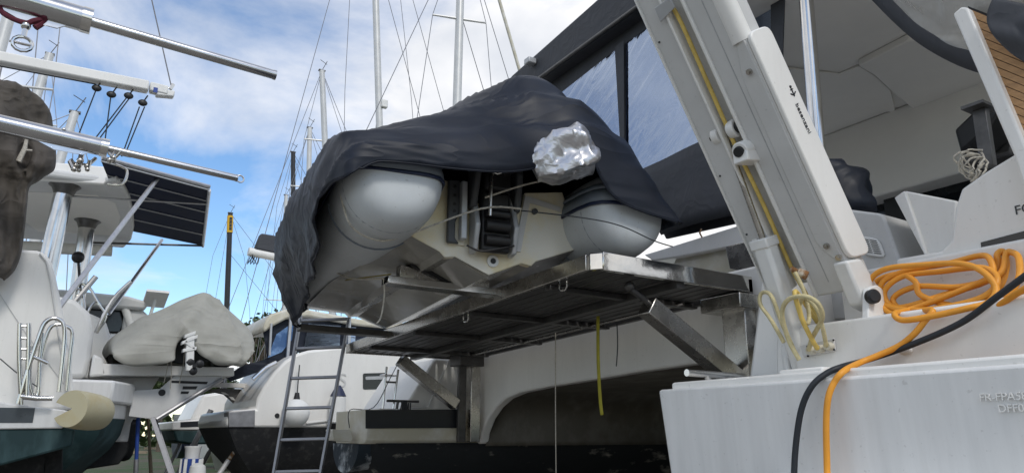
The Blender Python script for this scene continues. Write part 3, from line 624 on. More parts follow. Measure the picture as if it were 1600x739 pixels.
# outboard motor
ob = thing('outboard_motor', 'tilted outboard motor with black bracket on the dinghy transom', 'outboard motor', DL(0,0,.3))
for sg in (-1,1):
    m = MB(); m.prism([DL(-.02,.10*sg,.05),DL(-.09,.10*sg,.06),DL(-.13,.10*sg,.20),DL(-.08,.10*sg,.34),DL(-.02,.10*sg,.44)], db*.03*sg); obj('clamp_bracket', m, LGREY, ob, bev=.008)
    m = MB(); m.prism([DL(-.03,.15*sg,.30),DL(-.10,.15*sg,.30),DL(-.16,.145*sg,.50),DL(-.12,.14*sg,.62),DL(-.04,.15*sg,.55)], -db*.04*sg); obj('bracket_cheek', m, DGREY, ob, bev=.012)
m = MB(); m.prism([DL(-.015,b,c) for b,c in ((-.26,.10),(-.26,.46),(-.19,.46),(-.19,.28),(-.215,.22),(-.215,.13),(-.19,.10))], -da*.03); br_ = obj('transom_bracket', m, DGREY, ob, bev=.008)
for c in (.42,.37,.32,.28):
    m = MB(); m.tube([DL(-.05,-.225,c),DL(-.035,-.225,c)], .009, 10); obj('bolt_hole', m, BLACK, br_)
m = MB(); m.prism([DL(-.03,b,c) for b,c in ((-.195,.12),(-.195,.45),(-.16,.45),(-.16,.12))], -da*.05); obj('bracket_rail', m, LGREY, ob, bev=.006)
m = MB(); m.prism([DL(-.05,b,c) for b,c in ((-.085,.06),(-.085,.40),(.085,.40),(.085,.06))], -da*.05); obj('swivel_block', m, BLACK, ob, bev=.012)
for c,r_ in ((.12,.03),(.20,.035),(.27,.025)):
    m = MB(); m.tube([DL(-.115,-.07,c),DL(-.115,.07,c)], r_, 12); obj('tilt_ram', m, BLACK, ob)
m = MB(); m.prism([DL(-.05,b,c) for b,c in ((-.08,.40),(-.08,.62),(.08,.62),(.08,.40))], -da*.09); obj('midsection', m, BLACK, ob, bev=.02)
m = MB(); m.tube([DL(-.16,-.06,.24),DL(-.17,-.055,.60)], .011, 10); obj('steering_rod', m, STEELB, ob)
m = MB(); m.tube([DL(-.12,.02,.55),DL(-.3,.12,.60),DL(-.46,.20,.57)], [.07,.06,.05], 14); obj('leg', m, BLACK, ob)
m = MB(); pth = [DL(-.17+.01*math.sin(i),-.02+.03*math.cos(2*math.pi*i/12),.53+.045*math.sin(2*math.pi*i/12)) for i in range(13)]; m.tube(pth, .006, 6); obj('lifting_ring', m, STEEL, ob)
m = MB(); m.tube([DL(-.10,-.17,.08),DL(-.12,-.10,.05),DL(-.12,0,.07),DL(-.12,.10,.10)], .006, 6, sub=4); obj('cable', m, BLACK, ob)
# crumpled foil bag over the propeller end
m = MB(); n_ = 14; c0 = pX(-2.88,835,258); 
ax0 = pX(-2.98,832,262); ax1 = pX(-2.80,922,222); ax = ax1-ax0; u1 = ax.normalized(); u2 = V((0,0,1)); u2 = (u2-u1*u2.dot(u1)).normalized(); u3 = u1.cross(u2)
rows = []
for i in range(41):
    t_ = i/40; r_ = []; hh = (.060+.05*math.sin(min(1,t_*2.0)*math.pi/2))*(1 if t_<.9 else 1-.5*((t_-.9)/.1)**2)
    for j in range(48):
        an = 2*math.pi*j/48; sq = (abs(math.cos(an))**8+abs(math.sin(an))**8)**-.125
        dr_ = u2*math.sin(an)+u3*math.cos(an); p = ax0+ax*t_+u2*math.sin(an)*hh*sq*1.1+u3*math.cos(an)*hh*sq*.9
        kk = .020*t_*math.sin(5*an+3.0*noise.noise(V((t_*2.5,1,0))))+.010*math.sin(9*an+t_*4)*t_*(1-t_)+.014*noise.noise(V((t_*3,math.cos(an)*1.3,math.sin(an)*1.3)))+.018+.012*(1-abs(noise.noise(V((t_*4+an*.6,math.cos(an)*2,math.sin(an)*2))))*2)**3
        r_.append(p+dr_*(kk-.022)+u1*.03*noise.noise(V((an*2,t_*2,6)))*(1 if t_>.8 else 0)+V((0,0,-.04*t_*(1-t_))))
    rows.append(r_)
m.loft(rows, close=True, cap=True); tag(obj('foil_bag', m, FOIL, base=ax0, sharp=50), 'crumpled silver foil bag over the end of the outboard motor', 'bag')
# cover
keys = [  # a, then nine (b,c) points from left hem over the ridge to right hem
 (-.44,[(-.82,.30),(-.74,.345),(-.60,.36),(-.34,.37),(-.06,.40),(.16,.48),(.36,.62),(.56,.34),(.96,.25)]),
 (-.42,[(-.87,.26),(-.84,.39),(-.73,.45),(-.40,.47),(-.06,.52),(.18,.62),(.42,.76),(.74,.47),(1.0,.25)]),
 (-.26,[(-.91,.23),(-.90,.45),(-.82,.54),(-.48,.64),(-.05,.84),(.20,.99),(.50,.92),(.84,.62),(1.02,.27)]),
 (.02,[(-.92,.10),(-.94,.42),(-.86,.57),(-.52,.71),(-.08,1.00),(.18,1.13),(.48,.98),(.85,.66),(1.03,.27)]),
 (.45,[(-.86,.0),(-.94,.42),(-.87,.64),(-.52,.76),(-.07,.96),(.20,1.05),(.50,.90),(.88,.66),(1.04,.25)]),
 (1.1,[(-.78,-.02),(-.95,.40),(-.87,.66),(-.5,.74),(-.1,.82),(.25,.86),(.56,.80),(.88,.66),(.96,.2)]),
 (1.7,[(-.76,-.10),(-.95,.36),(-.86,.70),(-.5,.74),(-.1,.78),(.25,.80),(.58,.78),(.86,.70),(.94,.3)]),
 (2.0,[(-.72,-.12),(-.92,.34),(-.84,.73),(-.48,.78),(-.1,.82),(.25,.82),(.56,.80),(.84,.72),(.90,.4)]),
 (2.4,[(-.68,.02),(-.80,.38),(-.72,.76),(-.42,.82),(-.1,.86),(.2,.86),(.48,.84),(.74,.76),(.78,.4)]),
 (2.9,[(-.44,.25),(-.52,.48),(-.46,.80),(-.28,.86),(-.06,.90),(.14,.90),(.32,.86),(.50,.78),(.52,.45)]),
 (3.25,[(-.16,.40),(-.2,.52),(-.18,.78),(-.1,.84),(0,.86),(.06,.86),(.12,.84),(.18,.78),(.2,.5)])]
KA = [V((k_[0],0,0)) for k_ in keys]; cols = []
for j in range(9): cols.append(smooth([V((k_[0],*k_[1][j])) for k_ in keys], 12))
rows = []
for i in range(len(cols[0])):
    sec = smooth([cols[j][i] for j in range(9)], 10); r_ = []
    for jj,p in enumerate(sec):
        s_ = jj/(len(sec)-1); a,b,c = p
        fold = .030*(1-abs(noise.noise(V((a*1.0+b*1.6,b*1.2-a*.5,1.3)))*2))**2
        fold += (.022 if a<.6 else .010)*math.sin((a*1.3+c*2.4-b*.25)*9+3*noise.noise(V((a*1.5,b*2,4))))*math.exp(-((s_-.62)/.3)**2)
        fold += .010*noise.noise(V((a*5,b*5,c*5)))+.020*(1-abs(noise.noise(V((a*3.5+c*4.5,b*.9,2.2)))*2))**3+.012*(1-abs(noise.noise(V((a*1.5+c*6-b*1.2,b*2.2+a,5.5)))*2))**3
        if i < 1: fold = 0
        hang = max(0,1-s_*6); fold += hang*(.03*noise.noise(V((a*4,s_*3,9)))+.012*noise.noise(V((a*9,s_*2,2))))
        if s_>.1 and s_<.9: nrm = V((0,b*.6,1)).normalized()
        else: nrm = V((0,1 if b>0 else -1,.2)).normalized()
        q = V((a,b,c))+nrm*fold; r_.append(DL(*q))
    rows.append(r_)
m = MB(); m.loft(rows); cv = tag(obj('dinghy_cover', m, NAVY, base=DL(1.5,0,.5), sharp=80), 'black fabric cover draped over the grey inflatable dinghy on the platform', 'cover')
m = MB(); m.tube([p_ for p_ in rows[0]], .007, 6); m.tube([r_[0] for r_ in rows], .007, 6); obj('hem', m, NAVY, cv)
m = MB(); m.tube([rows[40][k_]+V((0,0,.001)) for k_ in range(4,len(rows[40])-4)], .003, 5); obj('seam', m, NAVY, cv)
sm = cv.modifiers.new('s','SOLIDIFY'); sm.thickness = .006; sm.offset = 1

# lashings
def line(name, pts, r, mt, label, cat_='rope', sub=0, n=6, group=None):
    m = MB(); m.tube(pts, r, n, sub=sub); return tag(obj(name, m, mt, base=V(pts[0])), label, cat_, group)
p1 = pX(-3.75,540,330); p2 = DL(-.2,-.82,.16)
line('lashing_rope', [DL(-.15,-.86,.25),DL(-.15,-.80,.10),DL(-.1,-.66,.055),DL(-.1,-.52,.09),DL(-.17,-.12,.27),DL(-.17,.12,.30)], .0055, ROPE, 'pale braided lashing under the left tube to the outboard bracket', sub=5)
line('lashing_rope', [DL(-.17,.12,.29),DL(-.36,.42,.23),DL(-.425,.60,.19),DL(-.43,.80,.13),DL(-.33,1.0,.14)], .004, ROPED, 'thin dark lashing from the outboard bracket under the right tube', sub=5)
line('lashing_rope', [DL(-.16,-.09,.34),DL(-.2,.10,.42),DL(-.22,.22,.46)], .0055, ROPE, 'short pale rope crossing the outboard bracket below the foil bag', sub=4)
a = pX(-4.6,499,410); b = PP(-3.85,1.58,.06)
line('lashing_rope', [a,a.lerp(b,.5)+V((0,0,-.05)),b], .006, ROPE, 'pale braided lashing from the cover hem to the chock bar', sub=6)
line('hanging_rope', [b,b+V((0,.01,-.10)),b+V((-.01,.0,-.22)),b+V((-.02,-.02,-.26))], .005, ROPE, 'short pale rope hanging from the chock bar end', sub=4)
a = DL(.95,-.60,.055); b = PP(-3.80,1.60,.075); m = MB(); m.bar(a,b,(.014,0,0),(0,.0,.002)); tag(obj('tie_down_strap', m, STRAPD, base=a), 'olive yellow webbing strap under the dinghy bottom to the chock bar', 'strap')
a = pX(-3.6,934,500); m = MB(); k_ = []
pp = [pY(3.15,934,498),pY(3.15,934,560),pY(3.15,937,620),pY(3.15,940,648)]; pp[0].z += .02
rows = [[p+V((-.012,0,0)),p+V((.012,.008,0))] for p in smooth(pp,4)]; m.loft(rows); o = tag(obj('hanging_strap', m, STRAP, base=pp[0]), 'yellow webbing strap end hanging below the middle of the platform', 'strap'); o.modifiers.new('s','SOLIDIFY').thickness = .002
line('thin_rope', [pY(3.2,868,520),pY(3.2,868,640),pY(3.2,869,745),pY(3.2,869,900)], .004, ROPE, 'long thin rope hanging from the platform down past the tunnel', sub=2)
line('thin_rope', [pY(3.4,964,505),pY(3.4,965,540),pY(3.4,963,572)], .004, ROPED, 'short dark rope hanging below the platform right of the yellow strap', sub=3)
m = MB()
p = V((-6.355,2.86,1.91))
for k_ in range(5): m.tube([p+V((.02,.012*k_-.03,0)),p+V((.035,.012*k_-.03,-.03)),p+V((.03,.014*k_-.04,-.12-.03*(k_%3))),p+V((.03,.014*k_-.0,-.14-.02*(k_%2))),p+V((.03,.02*k_-.02,-.02))], .007, 6, sub=4)
tag(obj('mooring_rope', m, ROPED, base=p), 'dark rope knotted on the cleat of the far hull', 'rope')
pp = [pX(-6.29,628,555),pX(-6.31,610,590),V((-6.33,2.56,1.84)),pX(-6.42,547,640),pX(-6.43,546,668)]
line('shore_cable', pp, .004, ROPED, 'thin dark cable lying over the edge of the far hull', 'cable', sub=5)

# ================================================================== boarding gangway
gw = thing('boarding_gangway', 'white hydraulic boarding gangway folded upright on the stern steps', 'gangway', (-1.95,2.85,2.1))
def G(u,x,n): return V((x,2.78-.501*u+.865*n,2.33+.865*u+.501*n))
def gbox(name, x0,x1,u0,u1,n0,n1, mt, parent=gw, bev=.006):
    m = MB(); m.prism([G(u0,x0,n0),G(u0,x1,n0),G(u1,x1,n0),G(u1,x0,n0)], G(0,0,n1)-G(0,0,n0)); return obj(name, m, mt, parent, bev=bev)
UT = 2.3
fl_ = gbox('walkway_flange', -2.18,-2.055,-.10,UT,.0,.03, GELG)
gbox('flange_lip', -2.186,-2.176,-.10,UT,-.012,.05, GEL, fl_, .003)
gbox('flange_lip', -2.062,-2.048,-.10,UT,-.018,.04, GEL, fl_, .005)
gbox('channel', -2.05,-1.95,-.10,UT,.05,.06, GELG)
bm_ = gbox('main_beam', -1.955,-1.752,-.16,UT,.0,.13, GELG, bev=.012)
gbox('beam_lip', -1.962,-1.945,-.16,UT,-.012,.03, GEL, bm_, .005)
m = MB(); m.tube([G(1.0,-1.79,.03),G(UT,-1.79,.03)], .045, 18); obj('telescopic_tube', m, GEL, bm_)
gbox('beam_groove', -1.871,-1.868,-.1,UT,-.002,.002, LGREY, bm_, 0)
# side fairing
pts = rounded([G(-.02,-1.752,.0),G(1.02,-1.752,.0),G(1.02,-1.752,.165),G(-.06,-1.752,.165)], .05, 5)
m = MB(); m.prism(pts, (.022,0,0)); sf = obj('side_fairing', m, GEL, gw, bev=.006)
pts = rounded([G(-.05,-1.76,-.006),G(.06,-1.845,-.006),G(.86,-1.845,-.006),G(1.0,-1.80,-.006),G(1.01,-1.76,-.006)], .07, 5)
m = MB(); m.prism(pts, G(0,0,.02)-G(0,0,0)); obj('fairing_plate', m, GELG, sf, bev=.004)
for u_,x_ in ((.87,-1.795),(.06,-1.80),(.0,-1.77)):
    m = MB(); m.tube([G(u_,x_,-.005),G(u_,x_,-.018)], .013, 12); m.tube([G(u_,x_,-.018),G(u_,x_,-.026)], .008, 8); obj('bolt', m, STEELB, sf)
p = G(.665,-1.7285,.095); text('maker_lettering', 'besenzani', .036, frame(p, G(-1,0,0)-G(0,0,0), G(0,0,-.0)-G(0,0,-1)), STRIPE, sf, .0008)
m = MB(); pc = lambda u_,n_: G(u_,-1.729,n_)
m.tube([pc(.735,.115),pc(.695,.115)], .003, 6); m.tube([pc(.71+.02*math.cos(t_*.45),.115+.02*math.sin(t_*.45)) if False else pc(.70+.012*abs(t_-4)/4,.115+(t_-4)*.005) for t_ in range(9)], .003, 6); m.ball(pc(.74,.115),.006); m.tube([pc(.727,.105),pc(.727,.125)], .0025, 6); obj('anchor_mark', m, STRIPE, sf)
for u_ in (1.18,.5,.2,-.05):
    m = MB(); m.tube([G(u_,-2.16,.001),G(u_,-2.16,-.004)], .005, 8); obj('screw', m, DGREY, fl_)
# hose in the channel
m = MB(); m.tube([G(1.3,-2.035,.02)]+[G(u_,-2.02+.004*math.sin(u_*7),.01) for u_ in (1.2,.9,.6,.3,.0)]+[G(-.14,-2.0,-.0),G(-.28,-1.99,-.02)], .010, 10, sub=4); obj('hydraulic_hose', m, YHOSE, gw)
m = MB(); m.prism([G(1.25,-2.09,-.02),G(1.32,-2.09,-.02),G(1.32,-1.99,-.02),G(1.27,-1.99,-.02)], G(0,0,-.006)-G(0,0,0)); obj('hose_bracket', m, LGREY, gw, bev=.003)
m = MB(); m.box((-1.93,2.1,0),(-1.9,2.11,.01)); 
# hydraulic cylinder
c0 = pX(-2.06,1132,208); c1 = pX(-2.06,1192,374); c2 = pX(-2.06,1258,578)
m = MB(); m.tube([c0,c1+(c1-c0)*.1], .014, 14); obj('ram_rod', m, STEELB, gw)
m = MB(); d = (c2-c1).normalized(); m.tube([c1,c2], .040, 4); cy = None
wv = V((.042,0,0)); hv = V((0,-d.z,d.y))*.042
m = MB(); m.bar(c1,c2,wv,hv); cy = obj('ram_cylinder', m, WHITEP, gw, bev=.018, seg=3)
m = MB(); m.bar(c1-d*.005,c1+d*.04,wv*1.12,hv*1.12); obj('cylinder_collar', m, WHITEP, cy, bev=.006)
for x0,x1,nm in ((-2.075,-2.115,0),(-1.985,-2.025,1)):
    m = MB(); m.tube([V((x0,c0.y,c0.z)),V((x1,c0.y,c0.z))], .042, 24); cl = obj('ram_clevis', m, GEL, gw, bev=.006)
    e_ = V((x1-.0,c0.y,c0.z)) if nm==0 else V((-1.985,c0.y,c0.z))
    dd = V((-.014,0,0)) if nm==0 else V((.014,0,0))
    m = MB(); m.tube([e_,e_+dd,e_+dd*1.4], [.027,.027,.018], 20); obj('pin_cap', m, BLACK, cl)
    f_ = V((-1.99,c0.y,c0.z))
m = MB(); ca = G(.575,-1.97,-.055); m.tube([ca,ca+V((.0,.06,.03))], .042, 22); m.prism([ca+V((-.04,0,.0)),ca+V((.04,0,0)),ca+V((.04,.12,.02)),ca+V((-.04,.12,.02))],(0,0,-.05)); obj('beam_lug', m, GEL, gw, bev=.006)
m = MB(); m.tube([ca+V((0,-.014,-.006)),ca], [.022,.026], 20); obj('pin_cap', m, BLACK, gw)
# base: hinge link, brackets
m = MB(); m.prism([pX(-1.80,*q) for q in ((1299,412),(1322,408),(1352,455),(1350,485),(1340,487),(1325,478))], (.07,0,0)); lk = obj('hinge_link', m, WHITEP, gw, bev=.012)
m = MB(); m.prism(rounded([pX(-1.725,*q) for q in ((1346,505),(1374,500),(1372,456),(1360,446),(1347,452))],.02), (.03,0,0)); hb = obj('hinge_bracket', m, WHITEP, gw, bev=.005)
p = pX(-1.69,1361,464); m = MB(); m.tube([p,p+V((.02,-.01,0)),p+V((.026,-.013,0))], [.030,.030,.022], 24); obj('pin_cap', m, BLACK, hb)
m = MB(); m.prism([pX(-2.02,*q) for q in ((1268,566),(1280,562),(1296,566),(1292,580),(1270,584))], (.05,0,0)); cb2 = obj('cylinder_foot', m, WHITEP, gw, bev=.008)
p = pX(-1.968,1280,574); m = MB(); m.tube([p,p+V((.012,-.004,0))], .016, 14); obj('bolt', m, STEELB, cb2)
m = MB(); a = pX(-2.13,1184,384); m.tube([a,pX(-2.13,1190,400),pX(-2.12,1215,470),pX(-2.12,1236,550)], .007, 8, sub=4); m.box((a.x-.015,a.y-.02,a.z-.02),(a.x+.015,a.y+.02,a.z+.03)); obj('oil_pipe', m, WHITEP, cy)
m = MB(); a = pX(-2.13,1236,555); m.box((a.x-.03,a.y-.03,1.85),(a.x+.02,a.y+.03,a.z+.05)); m.tube([(a.x,a.y-.03,1.86),(a.x,a.y-.03,1.95)],.018,10); obj('valve_block', m, WHITEP, gw, bev=.006)
# sheathed hoses looping to the deck glands
def hose(pts, r, mt, sub=7): 
    m = MB(); m.tube(pts, r, 10, sub=sub); return obj('hydraulic_hose', m, mt, gw)
yv = lambda y,*q: pY(y,*q)
hose([yv(2.68,1249,562),yv(2.66,1232,530),yv(2.62,1222,490),yv(2.6,1232,468),yv(2.6,1258,463),yv(2.62,1278,474),yv(2.66,1285,495),yv(2.72,1276,515),yv(2.74,1269,528),glands[0]], .010, YHOSE2)
hose([yv(2.7,1225,535),yv(2.68,1205,500),yv(2.68,1188,475),yv(2.68,1190,458),yv(2.68,1205,462),yv(2.7,1222,505),yv(2.7,1240,545)], .009, YHOSE2)
hose([G(-.28,-1.99,-.02),yv(2.62,1243,455),yv(2.64,1252,495),yv(2.70,1266,525),glands[1]], .010, YHOSE)
hose([yv(2.68,1242,425),yv(2.70,1256,455),yv(2.72,1264,490),yv(2.70,1262,505),yv(2.68,1254,498),yv(2.68,1250,475),yv(2.66,1258,466),yv(2.66,1276,482),yv(2.70,1286,515),glands[2]], .009, YHOSE2)
m = MB(); p = yv(2.70,1247,425); m.tube([p,p+V((.03,.02,-.02))], .02, 12); m.tube([p+V((-.03,0,.02)),p], .012, 10); obj('hose_fitting', m, RUST, gw)

# ================================================================== hoses on the steps
def big(name, pts, r, mt, label, sub=8):
    m = MB(); m.tube(pts, r, 14, sub=sub); return tag(obj(name, m, mt, base=V(pts[-1])), label, 'hose')
z_t = z2+.03
Y = lambda y,*q: pY(y,*q)
coil = [Y(2.46,1293,760),Y(2.46,1292,720),Y(2.455,1291,660),Y(2.455,1294,622),Y(2.47,1303,598),Y(2.50,1318,580),Y(2.66,1342,567),Y(2.72,1372,555),Y(2.74,1405,540),Y(2.74,1428,522),Y(2.75,1446,500),Y(2.77,1456,485),
 Y(2.9,1420,490),Y(2.93,1390,488),Y(2.93,1366,465),Y(2.93,1360,438),Y(2.93,1385,420),Y(2.93,1440,414),Y(2.9,1500,412),Y(2.86,1535,424),Y(2.84,1556,450),Y(2.80,1545,472),Y(2.76,1510,482),Y(2.74,1450,495),Y(2.74,1410,500),Y(2.76,1398,490),
 Y(2.90,1420,484),Y(2.93,1460,470),Y(2.95,1520,446),Y(2.97,1550,430),Y(3.0,1546,404),Y(3.03,1528,400),Y(3.03,1480,412),Y(2.98,1420,422),Y(2.96,1380,440),Y(2.95,1376,470),Y(2.93,1400,482),Y(2.88,1450,484),Y(2.86,1520,470),Y(2.86,1552,452),Y(2.9,1556,430),
 Y(2.96,1530,418),Y(2.99,1470,424),Y(2.97,1410,432),Y(2.95,1382,455),Y(2.95,1392,478),Y(2.95,1420,478),Y(2.97,1470,462),Y(3.0,1540,440),Y(3.04,1560,418),Y(3.05,1558,398),Y(3.08,1568,394),Y(3.03,1572,420),Y(2.98,1555,455),Y(2.95,1500,478),
 Y(2.95,1440,462),Y(2.96,1430,440),Y(2.98,1405,428),Y(2.98,1372,438),Y(2.97,1362,460),Y(2.95,1385,482),Y(2.92,1440,490),Y(2.88,1510,488),Y(2.86,1560,470),Y(2.9,1590,440),Y(2.98,1592,404),Y(3.04,1580,394),Y(3.04,1572,398),Y(2.99,1560,430),Y(2.97,1500,448),Y(2.97,1430,448),Y(2.97,1395,470),Y(2.93,1440,500),Y(2.84,1530,492),Y(2.78,1600,452),Y(2.76,1680,420)]
big('orange_hose', coil, .0118, ORANGE, 'orange hose coiled on the stern steps and hanging over the transom', 6)
big('black_hose', [Y(2.45,1240,765),Y(2.45,1243,700),Y(2.45,1252,640),Y(2.46,1268,604),Y(2.50,1290,584),Y(2.56,1315,573),Y(2.74,1355,562),Y(2.74,1420,540),Y(2.74,1500,505),Y(2.72,1560,462),Y(2.70,1625,415),Y(2.68,1700,370)], .0118, HBLACK, 'black hose crossing the stern steps beside the orange hose')

# ================================================================== left catamaran with davits
lc = thing('catamaran', 'white catamaran at the left edge with two stainless davits and dark green bottom paint', 'catamaran', (-8.2,-3.0,0))
def px_prism(name, xv, pts, depth, mt, parent, bev=.0, lab=None):
    m = MB(); m.prism([pX(xv,*q) for q in pts], (-depth,0,0)); o = obj(name, m, mt, parent, bev=bev)
    if lab: o['label'] = lab
    return o
q_ = px_prism('quarter', -8.25, ((-300,372),(58,391),(72,396),(81,410),(88,436),(97,480),(106,530),(116,612),(116,640),(-300,640)), 1.5, GEL, lc, .03)
m = MB(); m.tube([pX(-8.235,*q) for q in ((62,396),(72,408),(79,440),(97,560),(108,625))], .008, 6); obj('rubber_trim', m, GELG, q_)
m = MB(); m.tube([pX(-8.245,*q) for q in ((-20,430),(40,520),(100,600))], .004, 5); obj('seam', m, GELG, q_)
px_prism('stern_platform', -8.0, ((-300,612),(0,627),(20,631),(100,640),(110,643),(98,669),(-300,674)), 1.7, GEL2, lc, .012)
px_prism('hull_stripe', -7.996, ((-300,632),(55,637),(51,660),(-300,661)), .01, STRIPG, lc)
px_prism('antifouling', -8.02, ((-300,670),(99,668),(118,670),(113,697),(60,711),(0,727),(-300,800)), 1.5, AGRN, lc, .02)
px_prism('keel', -8.5, ((-300,800),(0,724),(70,706),(64,800),(60,1000),(-300,1000)), .4, ABLK, lc)
px_prism('rudder', -8.6, ((66,705),(98,698),(98,760),(72,770)), .06, ABLK, lc, .01)
# davits
def davit(xv, cthick, cend, rt_, r2, ring):
    a = pX(xv,*cthick); b = pX(xv,*cend); d = (b-a).normalized(); back = a-d*4.5
    m = MB(); m.tube([back,a-d*.03,a], [rt_,rt_,rt_*.93], 28); dv = obj('davit_arm', m, STEELT, lc)
    m = MB(); m.tube([a-d*.05,a+d*.01], rt_*1.06, 28); obj('davit_collar', m, STEEL, dv)
    m = MB(); m.tube([a-d*.1,b], r2, 20); m.tube([b,b+d*.02], r2*1.08, 20); obj('davit_extension', m, STEELT, dv)
    m = MB(); m.prism([a-d*.55+V((0,0,-rt_*.9)),a-d*.12+V((0,0,-rt_*.9)),a-d*.18+V((0,0,-rt_*1.45)),a-d*.40+V((0,0,-rt_*1.55))], (.012,0,0)); obj('davit_lug', m, STEEL, dv)
    m = MB(); m.ball(a-d*.35+V((rt_*.6,0,rt_*.8)), .02); obj('davit_bolt', m, STEEL, dv)
    if ring:
        m = MB(); m.tube([b+d*.045+d*.035*math.cos(t_*.5236)+V((0,0,.035*math.sin(t_*.5236))) for t_ in range(13)], .008, 8); obj('end_ring', m, STEEL, dv)
    return dv, a, d
dv1, a1, d1 = davit(-5.3,(141,34),(427,117),.085,.036,False)
dv2, a2, d2 = davit(-7.2,(167,232),(368,278),.080,.034,True)
m = MB()
p = a1-d1*.36+V((0,0,-.10))
m.tube([p-d1*.16+V((0,0,.06)),p-d1*.12+V((0,0,-.02)),p+V((.01,0,-.05)),p+d1*.05+V((.02,0,-.02)),p+d1*.10+V((0,0,.02))], .018, 8, sub=5); m.tube([p+V((0,.06,-.06)),p+V((0,.10,0)),p+V((.03,.10,.03))], .022, 8, sub=4)
tag(obj('lifting_rope', m, ROPER, base=p), 'maroon rope knotted under the upper davit', 'rope')
m = MB(); c = p+V((.01,.01,-.20)); m.tube([c+V((.0,.055*math.sin(t_*.5236),.05*math.cos(t_*.5236))) for t_ in range(13)], .012, 8); m.tube([c+V((0,0,.05)),c+V((0,0,.12))], .016, 8); m.ball(c+V((0,0,.13)),.03); m.tube([c+V((0,-.07,0)),c+V((0,.05,0))],.010,8); tag(obj('shackle', m, STEEL, base=c), 'steel shackle hanging under the upper davit', 'shackle')
m = MB(); c = pX(-7.2,148,258)
for i in range(9):
    o_ = V((random.uniform(-.06,.06),random.uniform(-.16,.14),random.uniform(-.07,.09))); m.tube([c+o_,c+o_+V((random.uniform(-.05,.05),random.uniform(-.08,.08),random.uniform(.02,.1)))], random.uniform(.01,.024), 8); m.ball(c+o_,random.uniform(.018,.035))
m.tube([c+V((0,.16,.04)),c+V((0,.26,.0)),c+V((0,.24,-.14)),c+V((0,.12,-.16))], .012, 8, sub=4)
tag(obj('tackle_block', m, STEELB, base=c), 'cluster of steel blocks and shackles under the lower davit', 'block'); 
# boom
XB = -8.6
a = pX(XB,0,92); b = pX(XB,232,137); c = pX(XB,262,144); d = (b-a).normalized()
m = MB(); m.bar(a-d*3,b,(.07,0,0),(0,-d.z*.062,d.y*.062)); bo = obj('boom', m, GEL, lc, bev=.02)
m = MB(); m.bar(b+d*.01,c,(.06,0,0),(0,-d.z*.055,d.y*.055)); m.bar(c+V((0,-.12,-.05)),c+V((0,.07,-.02)),(.05,0,0),(0,0,.04)); obj('boom_end', m, WHITEP, bo, bev=.015)
m = MB(); p = pX(XB+.062,243,141); m.box((p.x,p.y-.022,p.z-.03),(p.x+.003,p.y+.022,p.z+.03)); obj('boom_mark', m, BLUEP, bo)
m = MB(); m.tube([a-d*2+V((0,0,-.09)),pX(XB,150,132)], .008, 6); obj('sheet_line', m, ROPED, bo)
for q in ((151,138),(174,148),(201,150),(223,161)):
    p = pX(XB,*q); m = MB(); m.ball(p,.05,0,12,8,(.5,1.0,.8)); m.tube([p,p+V((0,.04,.10))], .008, 6); obj('pulley', m, BLACK, bo)
for q0,q1 in (((150,141),(120,218)),((173,152),(163,228)),((197,154),(150,215)),((202,154),(156,216)),((218,167),(190,245)),((226,167),(196,240))):
    m = MB(); m.tube([pX(XB,*q0),pX(XB-.2,*q1)], .007, 6); obj('mainsheet_fall', m, ROPED, bo)
m = MB(); m.tube([pX(XB-.2,60,212),pX(XB-.2,205,243)], .03, 8); obj('traveller', m, STEELD, bo)
m = MB(); m.tube([pX(XB,268,137),pX(XB,237,0),pX(XB,215,-97)], .008, 6); obj('topping_lift', m, WIRE, bo)
m = MB(); m.tube([pX(XB,266,140),pX(XB,271,132)], .02, 8); obj('boom_shackle', m, STEEL, bo)
# rails on the stern of the left catamaran
def rail(name, pts, r, xv=-7.9, parent=lc, sub=4, mt=STEEL):
    m = MB(); m.tube([pX(xv,*q) for q in pts], r, 10, sub=sub); return obj(name, m, mt, parent)
rail('hoop_rail', ((28,630),(44,575),(62,522),(71,503),(85,497),(98,504),(101,525),(97,570),(92,612)), .020)
rail('hoop_rail', ((56,614),(66,550),(77,514),(90,507),(104,510),(113,520),(109,560),(104,610)), .018, -8.1)
sl_ = rail('swim_ladder', ((31,505),(30,560),(33,632)), .020)
rail('ladder_side', ((45,505),(44,560),(41,620)), .020, parent=sl_); 
for y_ in (509,528,545,560): rail('ladder_rung', ((31,y_),(46,y_+1)), .012, parent=sl_, sub=0)
rail('hoop_rail', ((50,540),(46,590),(52,618),(60,612),(62,560),(66,520)), .016, -7.95)
rail('base_rail', ((32,619),(58,622),(82,622)), .024, sub=0)
rail('ladder_step', ((50,556),(75,567)), .016, sub=0)
rail('guard_line', ((0,560),(30,585),(60,605)), .005, -8.0, mt=ROPED)
# brown cover
m = MB(); prof = [(-80,132,10),(-80,140,30),(-80,150,52),(-80,162,68),(-80,178,80),(-80,200,84),(-80,220,87),(-80,245,88),(-80,262,86),(-80,272,78),(-80,284,60),(-80,296,46),(-80,320,43),(-80,360,39),(-80,400,32),(-80,425,20),(-80,437,6)]
rows = []
prof = [tuple(v) for v in smooth([V(q) for q in prof],4)]
for l_,y_,r_ in prof:
    rr = []
    for j in range(61):
        t_ = j/60; an = math.pi*t_
        pxx = -260+(r_+260)*(1-math.cos(an))/2; dd = .32*math.sin(an)**.6
        dd += .16*noise.noise(V((pxx*.035,y_*.012,1)))+.035*(1-abs(noise.noise(V((pxx*.05+y_*.012,y_*.010-pxx*.01,3))))*2)**2+.03*noise.noise(V((pxx*.15,y_*.05,7)))
        dd -= .18*math.exp(-((pxx-38)/7)**2)*math.exp(-((y_-250)/25)**2)
        p = pX(-8.05,pxx,y_); p.x += dd-.05; rr.append(p)
    rows.append(rr)
